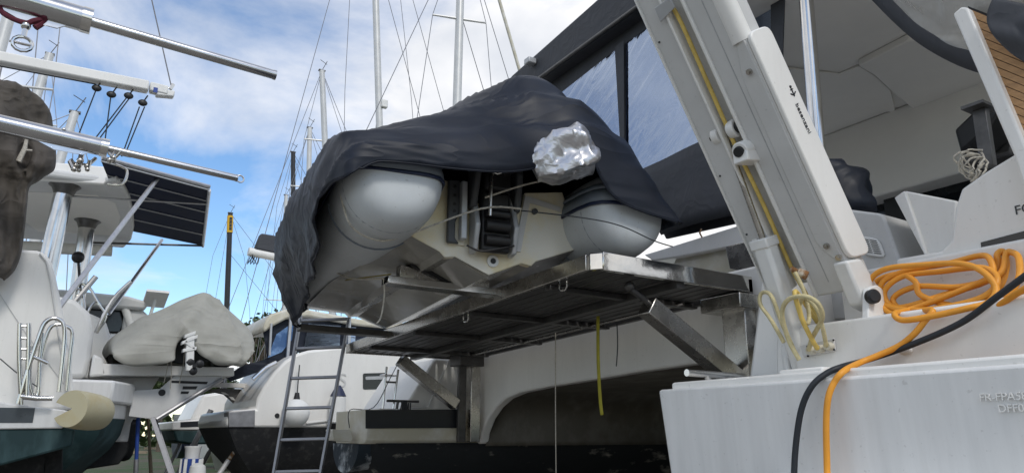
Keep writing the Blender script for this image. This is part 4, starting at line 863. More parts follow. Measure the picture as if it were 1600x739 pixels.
m.loft(rows); o = tag(obj('hanging_cover', m, BROWN, base=V((-8,-.2,3)), sharp=80), 'brown fabric cover hanging at the left edge below the boom', 'cover'); o.modifiers.new('s','SOLIDIFY').thickness = .012
m = MB(); p = pX(-7.82,39,232); m.tube([p+V((0,0,.12)),p,p+V((0,-.03,-.14))], [.012,.02,.025], 6); m.tube([p+V((0,-.02,-.02)),p+V((0,.06,-.01))], .012, 6); tag(obj('gathering_rope', m, ROPE, base=p), 'short pale rope gathering the brown cover', 'rope')
# cut foam fender
m = MB(); c = pX(-7.7,110,638); R_ = .165; ring = []
for i in range(29):
    an = math.radians(-150+ i*(310/28)); ring.append((math.cos(an),math.sin(an)))
ax = V((-.33,.27,-.03)); e1 = V((.6,.8,0)).normalized(); e1 = (e1-ax.normalized()*e1.dot(ax.normalized())).normalized(); e2 = ax.normalized().cross(e1); 
if e2.z < 0: e2 = -e2
sgn = 1 if e1.dot(RT) > 0 else -1
face = [c+e1*x*R_*sgn+e2*y*R_ for x,y in ring]+[c+e1*.02]
rows = [[c+(p-c)*s_+ax*t_ for p in face] for t_,s_ in ((0,.97),(.04,1),(.35,1.02),(.7,1),(.93,.93),(1.0,.80))]
m.loft(rows, close=True, cap=True); fe = tag(obj('foam_fender', m, FEND, base=c), 'yellowed foam fender roll with a wedge cut out, at the left catamaran stern', 'fender')

# ================================================================== flybridge yacht with hardtop and solar panels
my = thing('motor_yacht', 'white yacht with grey hardtop on steel pillars and solar panels out over the stern', 'yacht', (-12.5,-3.0,0))
XM = -10.3
A_ = pX(XM,60,590); B_ = pX(XM,179,594); C_ = pX(-10.9,209,610); D_ = pX(-12.5,215,612)
def planbox(name, pts, z0, z1, mt, parent, bev=.02):
    m = MB(); m.prism([V((p.x,p.y,z0)) for p in pts], (0,0,z1-z0)); return obj(name, m, mt, parent, bev=bev)
zt = B_.z; zb = pX(XM,174,629).z
planbox('stern_platform', [A_-V((0,3,0)),A_,B_,C_,D_,D_-V((0,4,0))], zb, zt, GEL2, my, .03)
B2 = V((B_.x-.06,B_.y-.05,0)); C2 = V((C_.x-.1,C_.y-.05,0)); D2 = V((D_.x,D_.y-.1,0)); A2 = V((A_.x-.06,A_.y,0))
zw = pX(XM,174,653).z
planbox('stern_wall', [A2-V((0,3,0)),A2,B2,C2,D2,D2-V((0,4,0))], zw, zb, GEL2, my, .01)
m = MB(); s0 = [A2-V((0,6,0)),A2,B2,C2,D2,D2-V((0,6,0))]
m.loft([[V((p.x,p.y,zw)) for p in s0],[V((p.x-.03,p.y-.03,zw-.2)) for p in s0],[V((p.x-.15,p.y-.12,zw-.38)) for p in s0],[V((p.x-.5,p.y-.5,zw-.8)) for p in s0]], close=True, cap=True); obj('antifouling', m, AGRN, my)
m = MB(); p = pX(XM-.05,163,640); m.box((p.x-.01,p.y-.06,p.z-.03),(p.x+.008,p.y+.06,p.z+.03)); obj('exhaust_port', m, BLACK, my)
px_prism('quarter', -11.0, ((60,455),(118,468),(140,488),(147,520),(142,560),(135,590),(60,592)), 1.5, GEL, my, .06)
px_prism('quarter', -12.8, ((120,480),(165,500),(178,540),(176,592),(120,592)), 1.0, GEL, my, .05)
px_prism('cockpit_seat', -10.9, ((146,552),(162,560),(168,586),(140,588)), .5, GEL, my, .03)
ZH = 5.0
ht = [(-120,268),(75,276),(120,282),(163,287),(181,281),(193,292),(202,310),(208,335),(209,358),(205,376),(194,388),(96,380),(60,375),(-120,365)]
m = MB(); m.prism([pZ(ZH,*q) for q in ht], (0,0,.12)); hd = obj('hardtop', m, GELG, my, bev=.04, seg=3)
m = MB(); f0 = [pZ(ZH,*q) for q in ((-120,266),(75,274),(163,286))]; m.prism([f0[0]+V((0,0,-.02)),f0[2]+V((0,0,-.02)),f0[2]+V((0,.15,.26)),f0[0]+V((0,0,.26))], (-.08,0,0)); obj('hardtop_fascia', m, GEL, hd, bev=.02)
m = MB(); h2 = [pZ(ZH-.005,*q) for q in ((40,300),(150,305),(180,318),(188,340),(180,368),(60,362),(30,340))]; m.prism(h2, (0,0,.004)); obj('headliner', m, CEIL, hd)
for q0,q1,r_,xx in (((102,288),(70,440),.12,-11.6),((136,352),(119,475),.12,-13.4)):
    a = pX(xx,*q0); a = a+(a-pX(xx,*q1))*0; b = pX(xx,*q1); m = MB(); a.z = ZH; b = b+(b-a)*.6; m.tube([b,a], r_, 22); pi_ = obj('pillar', m, STEEL, my)
    m = MB(); m.tube([a+V((0,0,-.14)),a+V((0,0,-.04)),a], [r_*1.0,r_*1.3,r_*1.7], 22); obj('pillar_flange', m, STEELD, pi_)
sc_ = [V((158,252,0)),V((327,297,0)),V((317,385,0)),V((203,362,0))]
ZS = 5.06
for k_ in range(5):
    t0 = k_/5; t1 = (k_+.94)/5
    c4 = [sc_[0].lerp(sc_[3],t0),sc_[1].lerp(sc_[2],t0),sc_[1].lerp(sc_[2],t1),sc_[0].lerp(sc_[3],t1)]
    m = MB(); m.prism([pZ(ZS,p.x,p.y) for p in c4], (0,0,.03)); sp2 = obj('solar_panel', m, SOLAR, my)
    m = MB(); a = pZ(ZS-.01,*c4[0].xy); b = pZ(ZS-.01,*c4[1].xy); m.tube([a,b], .012, 6); obj('panel_rail', m, LGREY, sp2)
m = MB(); cc = [pZ(ZS-.01,p.x,p.y) for p in sc_]; m.tube([cc[1],cc[2]], .025, 8); m.tube([cc[0]+V((0,0,.05)),cc[1]+V((0,0,.05))], .03, 8); obj('panel_frame', m, ALU, my)
def strut(q0,z0,q1,z1,r,mt=ALU,nm='strut'):
    m = MB(); m.tube([pZ(z0,*q0),pZ(z1,*q1)], r, 8); return obj(nm, m, mt, my)
strut((246,279),ZS,(92,480),3.0,.032); strut((253,375),ZS,(170,490),3.4,.03); strut((112,307),4.9,(322,319),ZS-.03,.016); strut((138,379),4.9,(317,384),ZS-.03,.02,STEELD)
# deck gear and rails of the yacht
def yr(pts, r=.018, xv=-11.2, nm='stern_rail'):
    m = MB(); m.tube([pX(xv,*q) for q in pts], r, 8, sub=3); return obj(nm, m, STEEL, my)
yr(((112,480),(122,445),(140,450),(152,470),(168,492))); yr(((122,485),(128,450),(134,500))); yr(((112,492),(118,455),(126,452))); yr(((132,500),(148,472),(166,495),(150,520)),.016); yr(((118,470),(150,432)),.035); yr(((150,520),(175,470),(205,440)),.028)
m = MB(); p = pX(-12.6,122,402); m.ball(p,.09); m.tube([p,p+V((0,.1,-.5))],.02,6); obj('deck_light', m, BLACK, my)
m = MB(); p0 = pX(-14.5,-40,382); p1 = pX(-14.5,175,392); m.tube([p0,p1], .10, 14); obj('furled_awning', m, GEL, my)

# cruiser behind
mc = thing('motor_cruiser', 'motor cruiser with grey roof and dark windows behind the solar panel yacht', 'cruiser', (-17,-3,0))
XC = -15.5
px_prism('roof', XC, ((20,448),(100,452),(200,462),(228,470),(232,478),(225,484),(20,470)), 2.6, GELG, mc, .06)
px_prism('cabin_glass', XC-.3, ((20,470),(205,480),(188,520),(20,520)), 2.0, GLASSD, mc, .03)
px_prism('cabin_wall', XC-.1, ((196,482),(226,484),(238,500),(215,522),(190,522)), 2.2, GELG, mc, .08)
px_prism('hull', XC, ((-80,520),(238,520),(236,620),(225,655),(-80,655)), 3.0, GEL, mc, .1)
px_prism('antifouling', XC-.05, ((-80,655),(225,655),(205,720),(-80,730)), 2.9, ABLK, mc, .1)
m = MB(); m.tube([pX(XC-.1,196,482),pX(XC-.1,206,515)], .07, 10); obj('roof_strut', m, GEL, mc)
p = pX(XC,243,467); m = MB(); m.box((p.x-.3,p.y-.20,p.z-.02),(p.x+.3,p.y+.20,p.z+.03), M=Matrix.Translation(p)@Matrix.Rotation(-.35,4,'Y')@Matrix.Translation(-p)); m.tube([p,p+V((0,-.1,-.6))], .03, 8); obj('satellite_dish', m, WHITEP, mc)

# ================================================================== bracket platform with the grey covered dinghy
XK = -10.9
kp = thing('dinghy_platform', 'white stern platform on perforated brackets carrying the grey covered dinghy', 'platform', (-12,1.2,0))
px_prism('platform_beam', XK, ((160,568),(366,574),(366,587),(160,586)), .30, GEL, kp, .01)
px_prism('platform_beam', XK-1.8, ((170,575),(372,580),(372,590),(170,588)), .30, GELG, kp, .01)
b1 = px_prism('bracket', XK-.05, ((201,650),(209,610),(250,607),(274,586),(348,586),(347,592),(243,655)), .06, GELG, kp, .006)
for q in (((268,594),(325,596),(323,600),(268,598)),((286,603),(309,603),(306,608),(285,608)),((283,611),(296,611),(294,615),(282,615))): px_prism('slot', XK-.048, q, .004, BLACK, b1)
m = MB(); p = pX(XK-.05,253,613); m.tube([p+V((.004,0,0)),p+V((-.02,0,0))], .045, 16); obj('hole', m, BLACK, b1)
m = MB(); m.tube([pX(XK,245,655),pX(XK,347,592)], .03, 8); obj('bracket_rib', m, ALU, b1)
b2 = px_prism('bracket', XK-1.6, ((322,610),(345,606),(378,608),(379,636),(368,632),(350,616)), .06, STEELD, kp, .006)
for q in (((345,612),(352,613),(358,617),(350,616)),((357,619),(364,620),(369,626),(362,624))): px_prism('slot', XK-1.596, q, .004, GEL, b2)
px_prism('platform_beam', XK-1.5, ((300,596),(395,599),(395,606),(300,603)), .1, GEL, kp, .006)
px_prism('boat_stern', XK-.4, ((120,590),(250,588),(235,612),(205,660),(200,690),(120,690)), 3.5, GELG, kp, .02)
px_prism('stern_bottom', XK-.42, ((120,672),(204,668),(200,705),(186,725),(120,735)), 3.4, ABLK, kp, .02)
# grey covered dinghy
dg = thing('dinghy', 'small dinghy on the white bracket platform with white outboard leg, under a grey cover', 'dinghy', (-12,1.7,2.2))
m = MB(); rows = []
for i in range(10):
    t_ = i/9; rows.append([V((XK-.15-2.4*t_,1.0+.14+1.3*s_,2.40+.16*(2*s_-1)**2+.25*max(0,t_-.5)**2)) for s_ in [j/8 for j in range(9)]])
m.loft(rows); m.prism([pX(XK-.12,*q) for q in ((250,560),(262,535),(330,535),(345,560),(300,571))], (-.1,0,0)); obj('hull', m, DGREY, dg)
for q in ((215,548),(360,552)):
    a = pX(XK-.1,*q); m = MB(); m.tube([a,a+V((-.15,0,0)),a+V((-2.0,.25,.1))], [.08,.17,.17], 16); obj('inflation_tube', m, DGREY, dg)
m = MB(); a = pX(XK+.40,297,522); b = pX(XK+.40,296,580); m.bar(a,b,(.05,0,0),(0,.05,0)); ol = obj('outboard_leg', m, WHITEP, dg, bev=.015)
for i,(f_,w_,t_) in enumerate(((.02,.07,.03),(.16,.10,.05),(.30,.07,-.04),(.42,.09,.02))):
    p = a.lerp(b,f_); m = MB(); m.bar(p+V((0,-w_,-t_)),p+V((.0,w_*.8,t_)),(.06,0,0),(0,0,.022)); obj('leg_fin', m, WHITEP, ol, bev=.004)
m = MB(); p = pX(XK+.44,304,571)
for k_ in range(3):
    an = k_*2.094+.4; m.ball(p+V((0,.07*math.cos(an),.07*math.sin(an))), .055, 0, 10, 6, (.35,1,1))
m.tube([p+V((.05,0,0)),p+V((-.1,0,0))], .03, 10); obj('propeller', m, BLACK, ol)
top = [(176,553),(172,541),(181,524),(214,500),(256,480),(290,465),(314,461),(336,469),(364,486),(387,506),(398,528),(394,549)]
hem = [(176,553),(180,562),(200,571),(240,571),(268,566),(278,536),(292,528),(306,556),(330,570),(358,574),(380,571),(394,549)]
def arch(x0, ps, sh=0, sc2=1.0, k_=6):
    P = [pX(XK,*q) for q in ps]; c = V((0,1.78,2.55)); return smooth([V((x0,c.y+(p.y-c.y)*sc2+sh,2.45+(p.z-2.45)*(sc2 if sc2<1 else 1))) for p in P], k_)
T_ = arch(XK-.10,top); H_ = smooth([pX(XK+.34,*q) for q in hem],6); rows = []
for i in range(14):
    t_ = i/13; rows.append([h.lerp(t2,t_)+V((.13*math.sin(math.pi*t_)+.12*(1-t_)*t_*2,0,0)) for h,t2 in zip(H_,T_)])
for dx_,sc_2,sh in ((-.35,1.03,0),(-.8,1.04,0),(-1.4,1.0,.03),(-1.9,.92,.05),(-2.4,.72,.08),(-2.75,.4,.1),(-2.85,.1,.1)): rows.append(arch(XK-.10+dx_,top,sh,sc_2))
rr = []
for i,r_ in enumerate(rows):
    rr.append([p+V((.8,.25,.35))*(.05*noise.noise(p*3.3)+.09*(1-abs(noise.noise(V((p.y*2.6+p.z*1.2,p.z*.8-p.y*.6,i*.03)))*2.0))**3) for p in r_])
m = MB(); m.loft(rr); o = tag(obj('dinghy_cover', m, TAUPE, base=V((-12,1.7,2.6)), sharp=80), 'grey canvas cover over the small dinghy on the white bracket platform', 'cover'); o.modifiers.new('s','SOLIDIFY').thickness = .01
for q0,q1,q2 in (((258,545),(262,570),(256,598)),((265,548),(268,575),(266,608)),((288,535),(287,565),(280,600))):
    m = MB(); m.tube([pX(XK+.12,*q0),pX(XK+.1,*q1),pX(XK+.05,*q2)], .006, 6, sub=3); tag(obj('tie_line', m, ROPE, base=pX(XK,*q0)), {258:'leftmost pale tie line',265:'middle pale tie line',288:'rightmost pale tie line'}[q0[0]]+' hanging from the grey dinghy cover', 'line')

# ================================================================== neighbouring white catamaran behind the ladder
nb = thing('catamaran', 'white catamaran with black bottom and cream canopy behind the leaning ladder', 'catamaran', (-12.5,7,0))
XW = -11.0
hp = [(356,668),(353,660),(360,641),(400,638),(402,622),(412,604),(428,582),(446,563),(462,553),(482,547),(530,542),(640,536),(760,530),(900,525),(900,668)]
px_prism('hull', XW, hp, 2.2, GEL, nb, .08)
px_prism('stern_plate', XW+.02, ((357,643),(399,640),(398,667),(357,667)), .3, ALUD, nb, .01)
m = MB()
hb_ = [pX(XW-.02,*q) for q in ((356,667),(900,668))]
s0 = lambda dx0,dx1,dy,z: [V((XW+dx0,hb_[0].y+dy,z)),V((XW+dx0,16,z)),V((XW-dx1,16,z)),V((XW-dx1,hb_[0].y+dy,z))]
m.loft([s0(-.01,2.2,.0,hb_[0].z),s0(-.05,2.1,.15,hb_[0].z-.3),s0(-.4,1.8,.5,hb_[0].z-.7),s0(-.9,1.3,1.4,hb_[0].z-1.05)], close=True, cap=True); obj('antifouling', m, ABLK, nb)
m = MB(); m.box((XW-1.35,6,.1),(XW-1.0,8,.8)); obj('keel', m, ABLK, nb, bev=.05)
px_prism('rudder', XW-1.0, ((405,690),(440,688),(436,760),(398,760)), .08, AGRN, nb, .02)
m = MB(); m.prism(rounded([pX(XW+.003,*q) for q in ((567,583),(606,582),(606,607),(567,608))],.03), (.006,0,0)); wd = obj('window', m, GLASSD, nb)
m = MB(); m.prism(rounded([pX(XW+.011,*q) for q in ((571,588),(604,587),(604,592),(571,593))],.02), (.003,0,0)); obj('window_blind', m, LGREY, wd)
m = MB(); m.tube([pX(XW+.01,433,649),pX(XW-.02,433,649)], .035, 14); obj('through_hull', m, BLACK, nb)
text('hull_lettering', 'S', .30, frame(pX(XW+.008,528,604),(0,1,0),(0,0,1)), GELG, nb, .002)
m = MB(); m.tube([pX(XW+.01,478,661),pX(XW+.01,512,657)], .02, 8); obj('moulded_step', m, GELG, nb)
m = MB(); m.tube([pX(XW-.1,395,592),pX(XW-.1,415,574),pX(XW-.1,432,566)], .03, 8); obj('deck_rail', m, STEEL, nb)
XE = -11.6
px_prism('canopy', XE+.1, ((411,512),(416,499),(424,490),(447,483),(484,484),(560,498),(640,505),(640,515),(560,508),(480,494),(448,498),(425,510),(413,519)), 3.0, CREAM, nb, .03)
px_prism('canopy_fabric', XE, ((411,514),(424,508),(450,496),(640,512),(640,545),(470,549),(452,556),(412,578),(372,592),(360,596),(352,588),(380,570),(412,562),(418,558)), .03, NAVY, nb)
px_prism('canopy_window', XE+.01, ((432,522),(459,503),(456,531),(440,550),(418,559)), .012, BLUEW, nb)
m = MB(); m.prism([pX(XE+.03,*q) for q in ((482,505),(532,509),(530,549),(474,546))], (.008,0,0)); obj('canopy_window', m, VINYL, nb)
m = MB(); m.prism([pX(XE+.03,*q) for q in ((540,510),(556,511),(554,548),(538,548))], (.008,0,0)); obj('canopy_window', m, VINYL, nb)
for q0,q1,r_ in (((455,490),(449,560),.028),((424,505),(421,555),.02),((546,495),(545,545),.03)):
    m = MB(); m.tube([pX(XE+.12,*q0),pX(XE+.12,*q1)], r_, 8); obj('canopy_pole', m, ALU, nb)
# its boom with folded sail bag
m = MB(); a = pX(-12.6,388,393); b = pX(-12.6,470,409); m.tube([a,b,b+(b-a)*3], .075, 14); bo2 = obj('boom', m, GEL, nb)
m = MB(); m.prism([pX(-12.53,*q) for q in ((398,389),(408,364),(426,367),(520,385),(520,412),(430,396))], (-.16,0,0)); obj('sail_bag', m, AWN, bo2, bev=.03)
m = MB()
for i in range(4): m.tube([a+V((.02*i,.05+.02*math.sin(i),-.06)),a+V((.02*i,.0+.05*i,-.22)),a+V((.0,.10+.03*i,-.05))], .008, 6, sub=3)
obj('reefing_line', m, ROPED, bo2)
# fenders hung on it
m = MB(); p = pX(XW+.2,462,645); m.ball(p,.20,0,20,14); m2 = MB(); fb = thing('ball_fender', 'round white ball fender hanging on the hull behind the ladder', 'fender', p); obj('ball', m, WHITEP, fb)
m = MB(); q = p+V((0,0,.2)); m.tube([q+V((0,0,-.02)),q+V((0,0,.09))], [.05,.03], 12); obj('eye', m, BLACK, fb)
m = MB(); m.tube([q+V((0,0,.08)),pX(XW+.1,468,570)], .010, 6); obj('lanyard', m, ROPED, fb)
p = pX(XW+.15,527,640); fb = thing('long_fender', 'long white fender with blue ends behind the ladder', 'fender', p)
m = MB(); m.tube([p+V((0,0,.22)),p+V((0,0,.18)),p+V((0,0,-.18)),p+V((0,0,-.22))], [.08,.12,.12,.08], 18); obj('body', m, WHITEP, fb)
for s_ in (1,-1):
    m = MB(); m.tube([p+V((0,0,.20*s_)),p+V((0,0,.30*s_)),p+V((0,0,.36*s_))], [.122,.07,.03], 14); obj('end_cap', m, TNAVY if s_>0 else BLACK, fb)

# ================================================================== ladders, props, small yard things
def ladder(name, label, tl, tr_, bl, br_, ys, w_, mt):
    th = thing(name, label, 'ladder', (bl+br_)/2)
    ln = (tl-bl).normalized(); ac = (tr_-tl).normalized(); nm = ln.cross(ac)
    for t0,b0 in ((tl,bl),(tr_,br_)):
        m = MB(); m.bar(b0,t0,ac*w_*.45,nm*w_); obj('rail', m, mt, th, bev=.004)
    for y_ in ys:
        m = MB(); m.bar(tl.lerp(bl,y_),tr_.lerp(br_,y_),ln*w_*.45,nm*w_*.6); obj('rung', m, mt, th, bev=.003)
    return th
tl = pD(6.75,470,492); tr2 = pD(6.75,547,489); bl = pD(6.45,428,739); br2 = pD(6.45,501,739)
k1 = (tl.z)/(tl.z-bl.z); L0 = tl+(bl-tl)*k1; R0 = tr2+(br2-tr2)*k1; L0.z = R0.z = 0
ladder('leaning_ladder', 'tall aluminium ladder leaning on the far end of the stainless platform', tl, tr2, L0, R0, [((y_-492)/247)/k1 for y_ in (502,549,597,644,691,737,783,829,875,922)], .026, ALUD)
tl = pX(-10.85,238,652); tr2 = tl+V((-.32,.06,0)); bl = pX(-10.6,268,742); kk = tl.z/(tl.z-bl.z); L0 = tl+(bl-tl)*kk; R0 = L0+V((-.32,.06,0))
ladder('leaning_ladder', 'aluminium ladder propped on the bracket of the grey covered dinghy platform', tl, tr2, L0, R0, [.1*i+.05 for i in range(10)], .03, ALUD)
def prop(q0, q1, xv, r, mts, label):
    a = pX(xv,*q0); b = pX(xv,*q1); kk = a.z/(a.z-b.z); b = a+(b-a)*kk; th = thing('boat_prop', label, 'prop', b)
    m = MB(); m.tube([b,a.lerp(b,.3)], r, 10); obj('post', m, mts[0], th); m = MB(); m.tube([a.lerp(b,.3),a], r*.8, 10); obj('screw_end', m, mts[1], th); m = MB(); m.prism([b+V((-.15,-.15,0)),b+V((.15,-.15,0)),b+V((.15,.15,0)),b+V((-.15,.15,0))],(0,0,.02)); obj('foot', m, mts[0], th)
prop((398,658),(356,720),-11.4,.035,(MASTW,RUST),'pale steel prop with rusty top under the white catamaran stern')
prop((330,640),(300,700),-14.5,.06,(ALUD,ALUD),'grey prop standing beyond the grey covered dinghy platform')
prop((216,650),(212,742),-11.2,.03,(ALUD,BLUEP),'thin grey prop with blue top under the bracket platform')
prop((231,645),(236,742),-11.9,.025,(WOOD,WOOD),'thin wooden pole standing under the bracket platform')
prop((352,660),(330,700),-15.5,.04,(STEEL_BLK,STEEL_BLK),'black prop under the stern further back')
prop((282,690),(268,720),-17,.04,(ALUD,ALUD),'short grey prop under the far green bottomed boat')
bx = pD(10.6,295,760); bx.z = 0
th = thing('storage_drum', 'blue and white striped drum below the bracket platform', 'drum', bx)
zt_ = pD(10.6,295,716).z
m = MB(); m.tube([bx,V((bx.x,bx.y,zt_))], .13, 22); obj('drum_body', m, BLUEP, th)
for k_ in range(8):
    an = k_*math.pi/4; m = MB(); p = bx+V((.131*math.cos(an),.131*math.sin(an),0)); m.box((p.x-.02,p.y-.02,.01),(p.x+.02,p.y+.02,zt_-.003)); obj('white_stripe', m, WHITEP, th)
bz = zt_
m = MB(); m.tube([V((bx.x,bx.y,bz)),V((bx.x,bx.y,bz+.13)),V((bx.x,bx.y,bz+.15)),V((bx.x,bx.y,bz+.17))], [.095,.105,.115,.115], 24); tag(obj('bucket', m, WHITEP, base=V((bx.x,bx.y,bz))), 'cream bucket standing on the blue striped drum', 'bucket')
p = pD(10.4,309,730); m = MB(); m.tube([V((p.x,p.y,0)),V((p.x,p.y,p.z-.05)),V((p.x,p.y,p.z+.02)),V((p.x,p.y,p.z+.06))], [.11,.11,.10,.04], 14); tag(obj('plastic_canister', m, WHITEP, base=V((p.x,p.y,0))), 'white plastic canister beside the striped drum', 'canister')
for i,(q,len_) in enumerate((((300,704),2.6),((340,700),3.2),((205,706),3.0),((380,708),2.4),((240,700),2.0),((330,716),2.2))):
    p = pZ(.12,*q); m = MB(); an = .5+.2*i; d = V((math.cos(an),math.sin(an),0))*len_/2; m.bar(p-d,p+d,V((-d.y,d.x,0)).normalized()*.13,(0,0,.12))
    tag(obj('timber_baulk', m, WOOD, base=p, bev=.01), 'weathered timber baulk lying on the grass '+('right behind the striped drum','between the striped drum and the white catamaran','under the yacht stern with solar panels','below the rusty topped prop','behind the propped ladder','just right of the striped drum')[i], 'timber', 'timber baulks on the grass')
# small far boat with green bottom
fbt = thing('sailing_yacht', 'white boat with dark stripe and green bottom seen under the bracket platform', 'yacht', (-18,3,0))
XQ = -16.5
px_prism('hull', XQ, ((268,672),(270,658),(345,652),(420,648),(420,672)), 3, GEL, fbt, .03)
px_prism('hull_stripe', XQ+.01, ((282,659),(345,655),(420,652),(420,661),(282,667)), .02, STRIPE, fbt)
px_prism('antifouling', XQ-.02, ((270,671),(420,671),(420,692),(300,694),(276,690)), 2.9, AGRN, fbt, .04)
px_prism('cabin', XQ-.6, ((296,658),(318,616),(345,612),(420,610),(420,655)), 1.8, GEL, fbt, .06)

# ================================================================== sailing yachts: masts, rigging, hulls
def yacht(q0, q1, xv, dia, mt, label, hullmat, off=4.0, top=None, spread=True, band=None, base_z=2.3, rake=True):
    a = pX(xv,*q0); b = pX(xv,*q1); d = (a-b).normalized()
    if top: a = a+d*((top-a.z)/d.z)
    b = b-d*((b.z-base_z)/d.z); yc = b.y+off
    th = thing('sailing_yacht', label, 'yacht', (xv,yc,0))
    m = MB(); m.tube([b,b.lerp(a,.7),a], [dia/2,dia/2,dia*.44], 14); ms = obj('mast', m, mt, th)
    m = MB(); m.box((a.x-.07,a.y-.14,a.z-.02),(a.x+.07,a.y+.14,a.z+.03)); m.tube([a,a+V((0,.2,.5))], .015, 5); m.tube([a+V((0,.2,.35)),a+V((0,-.1,.5))], .012, 5); obj('masthead', m, STEELD, ms)
    H = a.z-b.z
    for f_,w_ in ((.52,1.15),(.78,.8)):
        if not spread: continue
        c = b.lerp(a,f_); m = MB(); m.tube([c+V((-w_*.3,-w_,.0)),c,c+V((w_*.3,w_,.0))], [.03,.045,.03], 6); obj('spreader', m, MASTW if mt is MASTW else mt, ms)
    for k_,(sx,sy) in enumerate(((.3,1),(-.3,-1))):
        c1 = b.lerp(a,.52)+V((sx*1.15,sy*1.15,0)); c2_ = b.lerp(a,.78)+V((sx*.8,sy*.8,0)); e = V((b.x+sx*1.5,b.y+sy*1.5,base_z-.1))
        m = MB(); m.tube([e,c1,c2_,a], .011, 5); obj('shroud', m, WIRE, ms)
        m = MB(); m.tube([V((b.x+sx*1.4,b.y+sy*1.3,base_z-.1)),b.lerp(a,.51)], .010, 5); obj('shroud', m, WIRE, ms)
    for yy in (5.6,-5.4):
        m = MB(); m.tube([V((xv,yc+yy,base_z-.1)),a], .012, 5); obj('stay', m, WIRE, ms)
    m = MB(); m.tube([V((xv,yc+4.4,base_z-.1)),b.lerp(a,.8)], .012, 5); obj('stay', m, WIRE, ms)
    if band:
        m = MB(); m.tube([b.lerp(a,band[0]),b.lerp(a,band[1])], dia*.56, 14); obj('mast_band', m, YEL, ms)
        for k_ in range(4):
            c = b.lerp(a,band[0]+(band[1]-band[0])*(.2+.2*k_)); m = MB(); m.box((c.x+dia*.45,c.y-.07,c.z-.08),(c.x+dia*.62,c.y+.07,c.z+.08)); obj('band_figure', m, MASTB, ms)
    rows = []
    for i in range(13):
        t_ = i/12; y_ = yc-5.6+11.4*t_; hw = 1.75*(math.sin(math.pi*min(1,t_*.8+.22))**.7); sh = base_z-.25+.25*abs(2*t_-1)**2
        rows.append([V((xv+hw*x_,y_,z_*(1)+ (sh if z_>1.9 else 0)*0 + (sh-2.0 if z_>=2 else 0))) for x_,z_ in ((-1,2.0),(-.97,1.55),(-.8,1.15),(-.3,.85),(.3,.85),(.8,1.15),(.97,1.55),(1,2.0))])
    m = MB(); m.loft(rows, close=True, cap=True); 
    for i in range(len(m.f)): m.m[i] = 0
    hu = obj('hull', m, hullmat, th)
    m = MB(); m.prism([V((xv-.1,yc-1.2,.9)),V((xv-.1,yc+1.2,.9)),V((xv-.1,yc+.9,.05)),V((xv-.1,yc-.9,.05))], (.2,0,0)); obj('keel', m, ABLK, hu)
    m = MB(); m.prism([V((xv-.8,yc-2.2,base_z-.2)),V((xv-.8,yc+2.8,base_z-.2)),V((xv-.7,yc+1.8,base_z+.3)),V((xv-.7,yc-1.9,base_z+.35))], (1.6,0,0)); obj('coachroof', m, GEL, th, bev=.05)
    return ms, b, a
HB = mat('hull_navy', (.02,.03,.07), .3); HG = mat('hull_grey', (.3,.31,.32), .35)
ms, b, a = yacht((719,0),(714,165),-17.5,.26,MASTW,'yacht whose thick pale mast rises furthest right above the black cover',GEL,0,17.2)
yacht((587,0),(593,198),-23,.25,MASTW,'yacht with the pale mast left of the thickest one, radar box at its side',GEL,0,24,spread=False)
yacht((503,111),(508,230),-28,.26,MASTW,'yacht with the pale masthead just left of the black cover corner',HB,0)
yacht((484,200),(482,305),-33,.25,MASTW,'yacht with the pale masthead right of the plain black mast',GEL,2)
yacht((458,238),(458,345),-38,.27,MASTB,'yacht with the plain black mast',HG,3,spread=False)
yacht((447,305),(446,360),-45,.25,MASTW,'yacht with the shortest pale mast left of the plain black mast',GEL,4)
yacht((360,333),(354,490),-42,.30,MASTB,'yacht with a black mast banded yellow at the top',HB,4,band=(.90,.985),spread=False)
yacht((78,85),(56,155),-27,.30,MASTW,'yacht with the leaning pale mast behind the boom',GEL,-4)
yacht((117,176),(94,250),-22,.25,MASTW,'yacht with the lower leaning pale mast left of the pulleys',HB,-4)
yacht((17,14),(0,75),-18,.24,MASTW,'yacht with the leaning pale mast at the left edge',GEL,-4,15)
m = MB(); p = pX(-22.9,600,163); m.box((p.x-.1,p.y-.12,p.z-.15),(p.x+.1,p.y+.12,p.z+.15)); 
rb = [o for o in bpy.data.objects if o.get('label','').startswith('yacht with the pale mast left of')][0]
obj('radar_box', m, WHITEP, rb, bev=.03)
rj = [o for o in bpy.data.objects if o.get('label','').startswith('yacht whose thick')][0]
m = MB(); p0 = pX(-16.5,774,-20); p1 = pX(-16.5,814,118); m.tube([p0+(p0-p1)*.6,p0,p1,p1+(p1-p0)*1.6], .05, 10); obj('furled_sail', m, CREAM, rj)

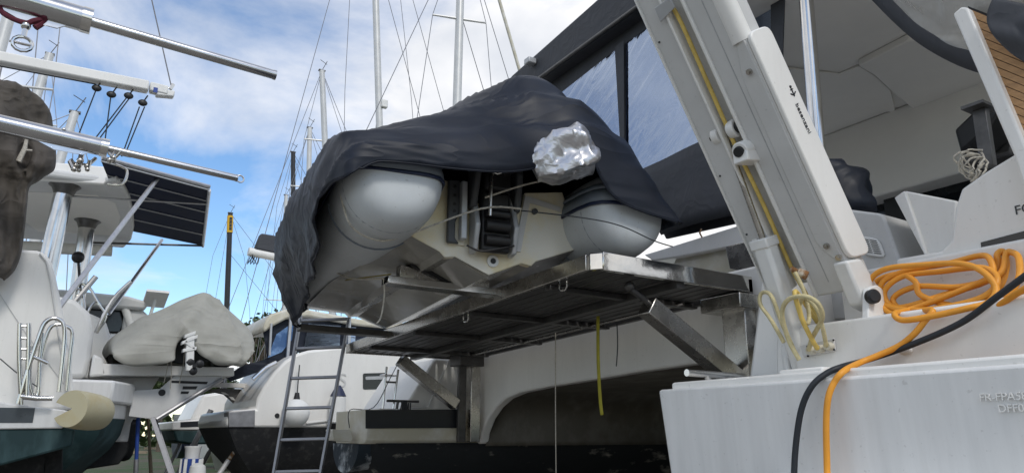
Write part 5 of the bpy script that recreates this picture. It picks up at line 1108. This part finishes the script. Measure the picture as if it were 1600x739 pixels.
# ================================================================== trees
def tree(x, y, h, leafy, label):
    th = thing('tree', label, 'tree', (x,y,0)); rnd = random.Random(int(x*7+y))
    tips = []; m = MB()
    def grow(p, d, l_, r, dep):
        q = p+d*l_; m.tube([p,(p+q)/2+V((rnd.uniform(-.05,.05)*l_,rnd.uniform(-.05,.05)*l_,0)),q], [r,r*.85,r*.7], 6, caps=False)
        if dep == 0: tips.append(q); return
        for k_ in range(3 if dep > 1 else 4):
            nd = (d+V((rnd.uniform(-.8,.8),rnd.uniform(-.8,.8),rnd.uniform(-.15,.5)))).normalized(); grow(q, nd, l_*rnd.uniform(.6,.85), r*.6, dep-1)
        tips.append(q)
    grow(V((x,y,-.1)), V((0,0,1)), h*.3, h*.03, 4); obj('trunk', m, BARK, th)
    if leafy:
        m = MB()
        for t_ in tips:
            for k_ in range(26):
                c = t_+V((rnd.gauss(0,.5),rnd.gauss(0,.5),rnd.gauss(0,.38)))*h*.07; s_ = rnd.uniform(.08,.17)*h/8
                u_ = V((rnd.uniform(-1,1),rnd.uniform(-1,1),rnd.uniform(-1,1))).normalized()*s_; v_ = u_.orthogonal().normalized()*s_*.7
                m.add([c-u_,c-v_,c+u_,c+v_],[(0,1,2,3)])
        obj('crown', m, LEAF, th, recalc=False)
def tp(px_, D): q = pD(D,px_,680); return q.x, q.y
for px_,D,h,lf,lab in ((420,62,12.5,True,'leafy tree above the cream canopy'),(402,55,10.5,False,'bare tree beside the grey cover'),(250,80,9,True,'leafy tree far behind the bracket platform'),(330,85,9.5,True,'leafy tree far behind the grey cover'),(560,75,9,True,'leafy tree far behind the white catamaran hull'),(150,75,8,True,'leafy tree far behind the cruiser')):
    x,y = tp(px_,D); tree(x,y,h,lf,lab)

# far wood closing the view behind the yard
rnd = random.Random(3); m = MB()
for i in range(9000):
    t_ = rnd.random(); an = math.radians(-38+t_*92); Dd = 118+rnd.gauss(0,4); x = -Dd*math.cos(an); y = Dd*math.sin(an)
    hmax = 5.2+2.2*noise.noise(V((an*9,0,0)))+1.4*noise.noise(V((an*31,1,0)))
    z = rnd.random()**.8*hmax; s_ = rnd.uniform(.35,.8)
    u_ = V((rnd.uniform(-1,1),rnd.uniform(-1,1),rnd.uniform(-1,1))).normalized()*s_; v_ = u_.orthogonal().normalized()*s_*.7; c = V((x,y,z))
    m.add([c-u_,c-v_,c+u_,c+v_],[(0,1,2,3)])
tag(obj('treeline', m, LEAF, recalc=False), 'low dark wood closing the far side of the yard', 'trees', kind='stuff')
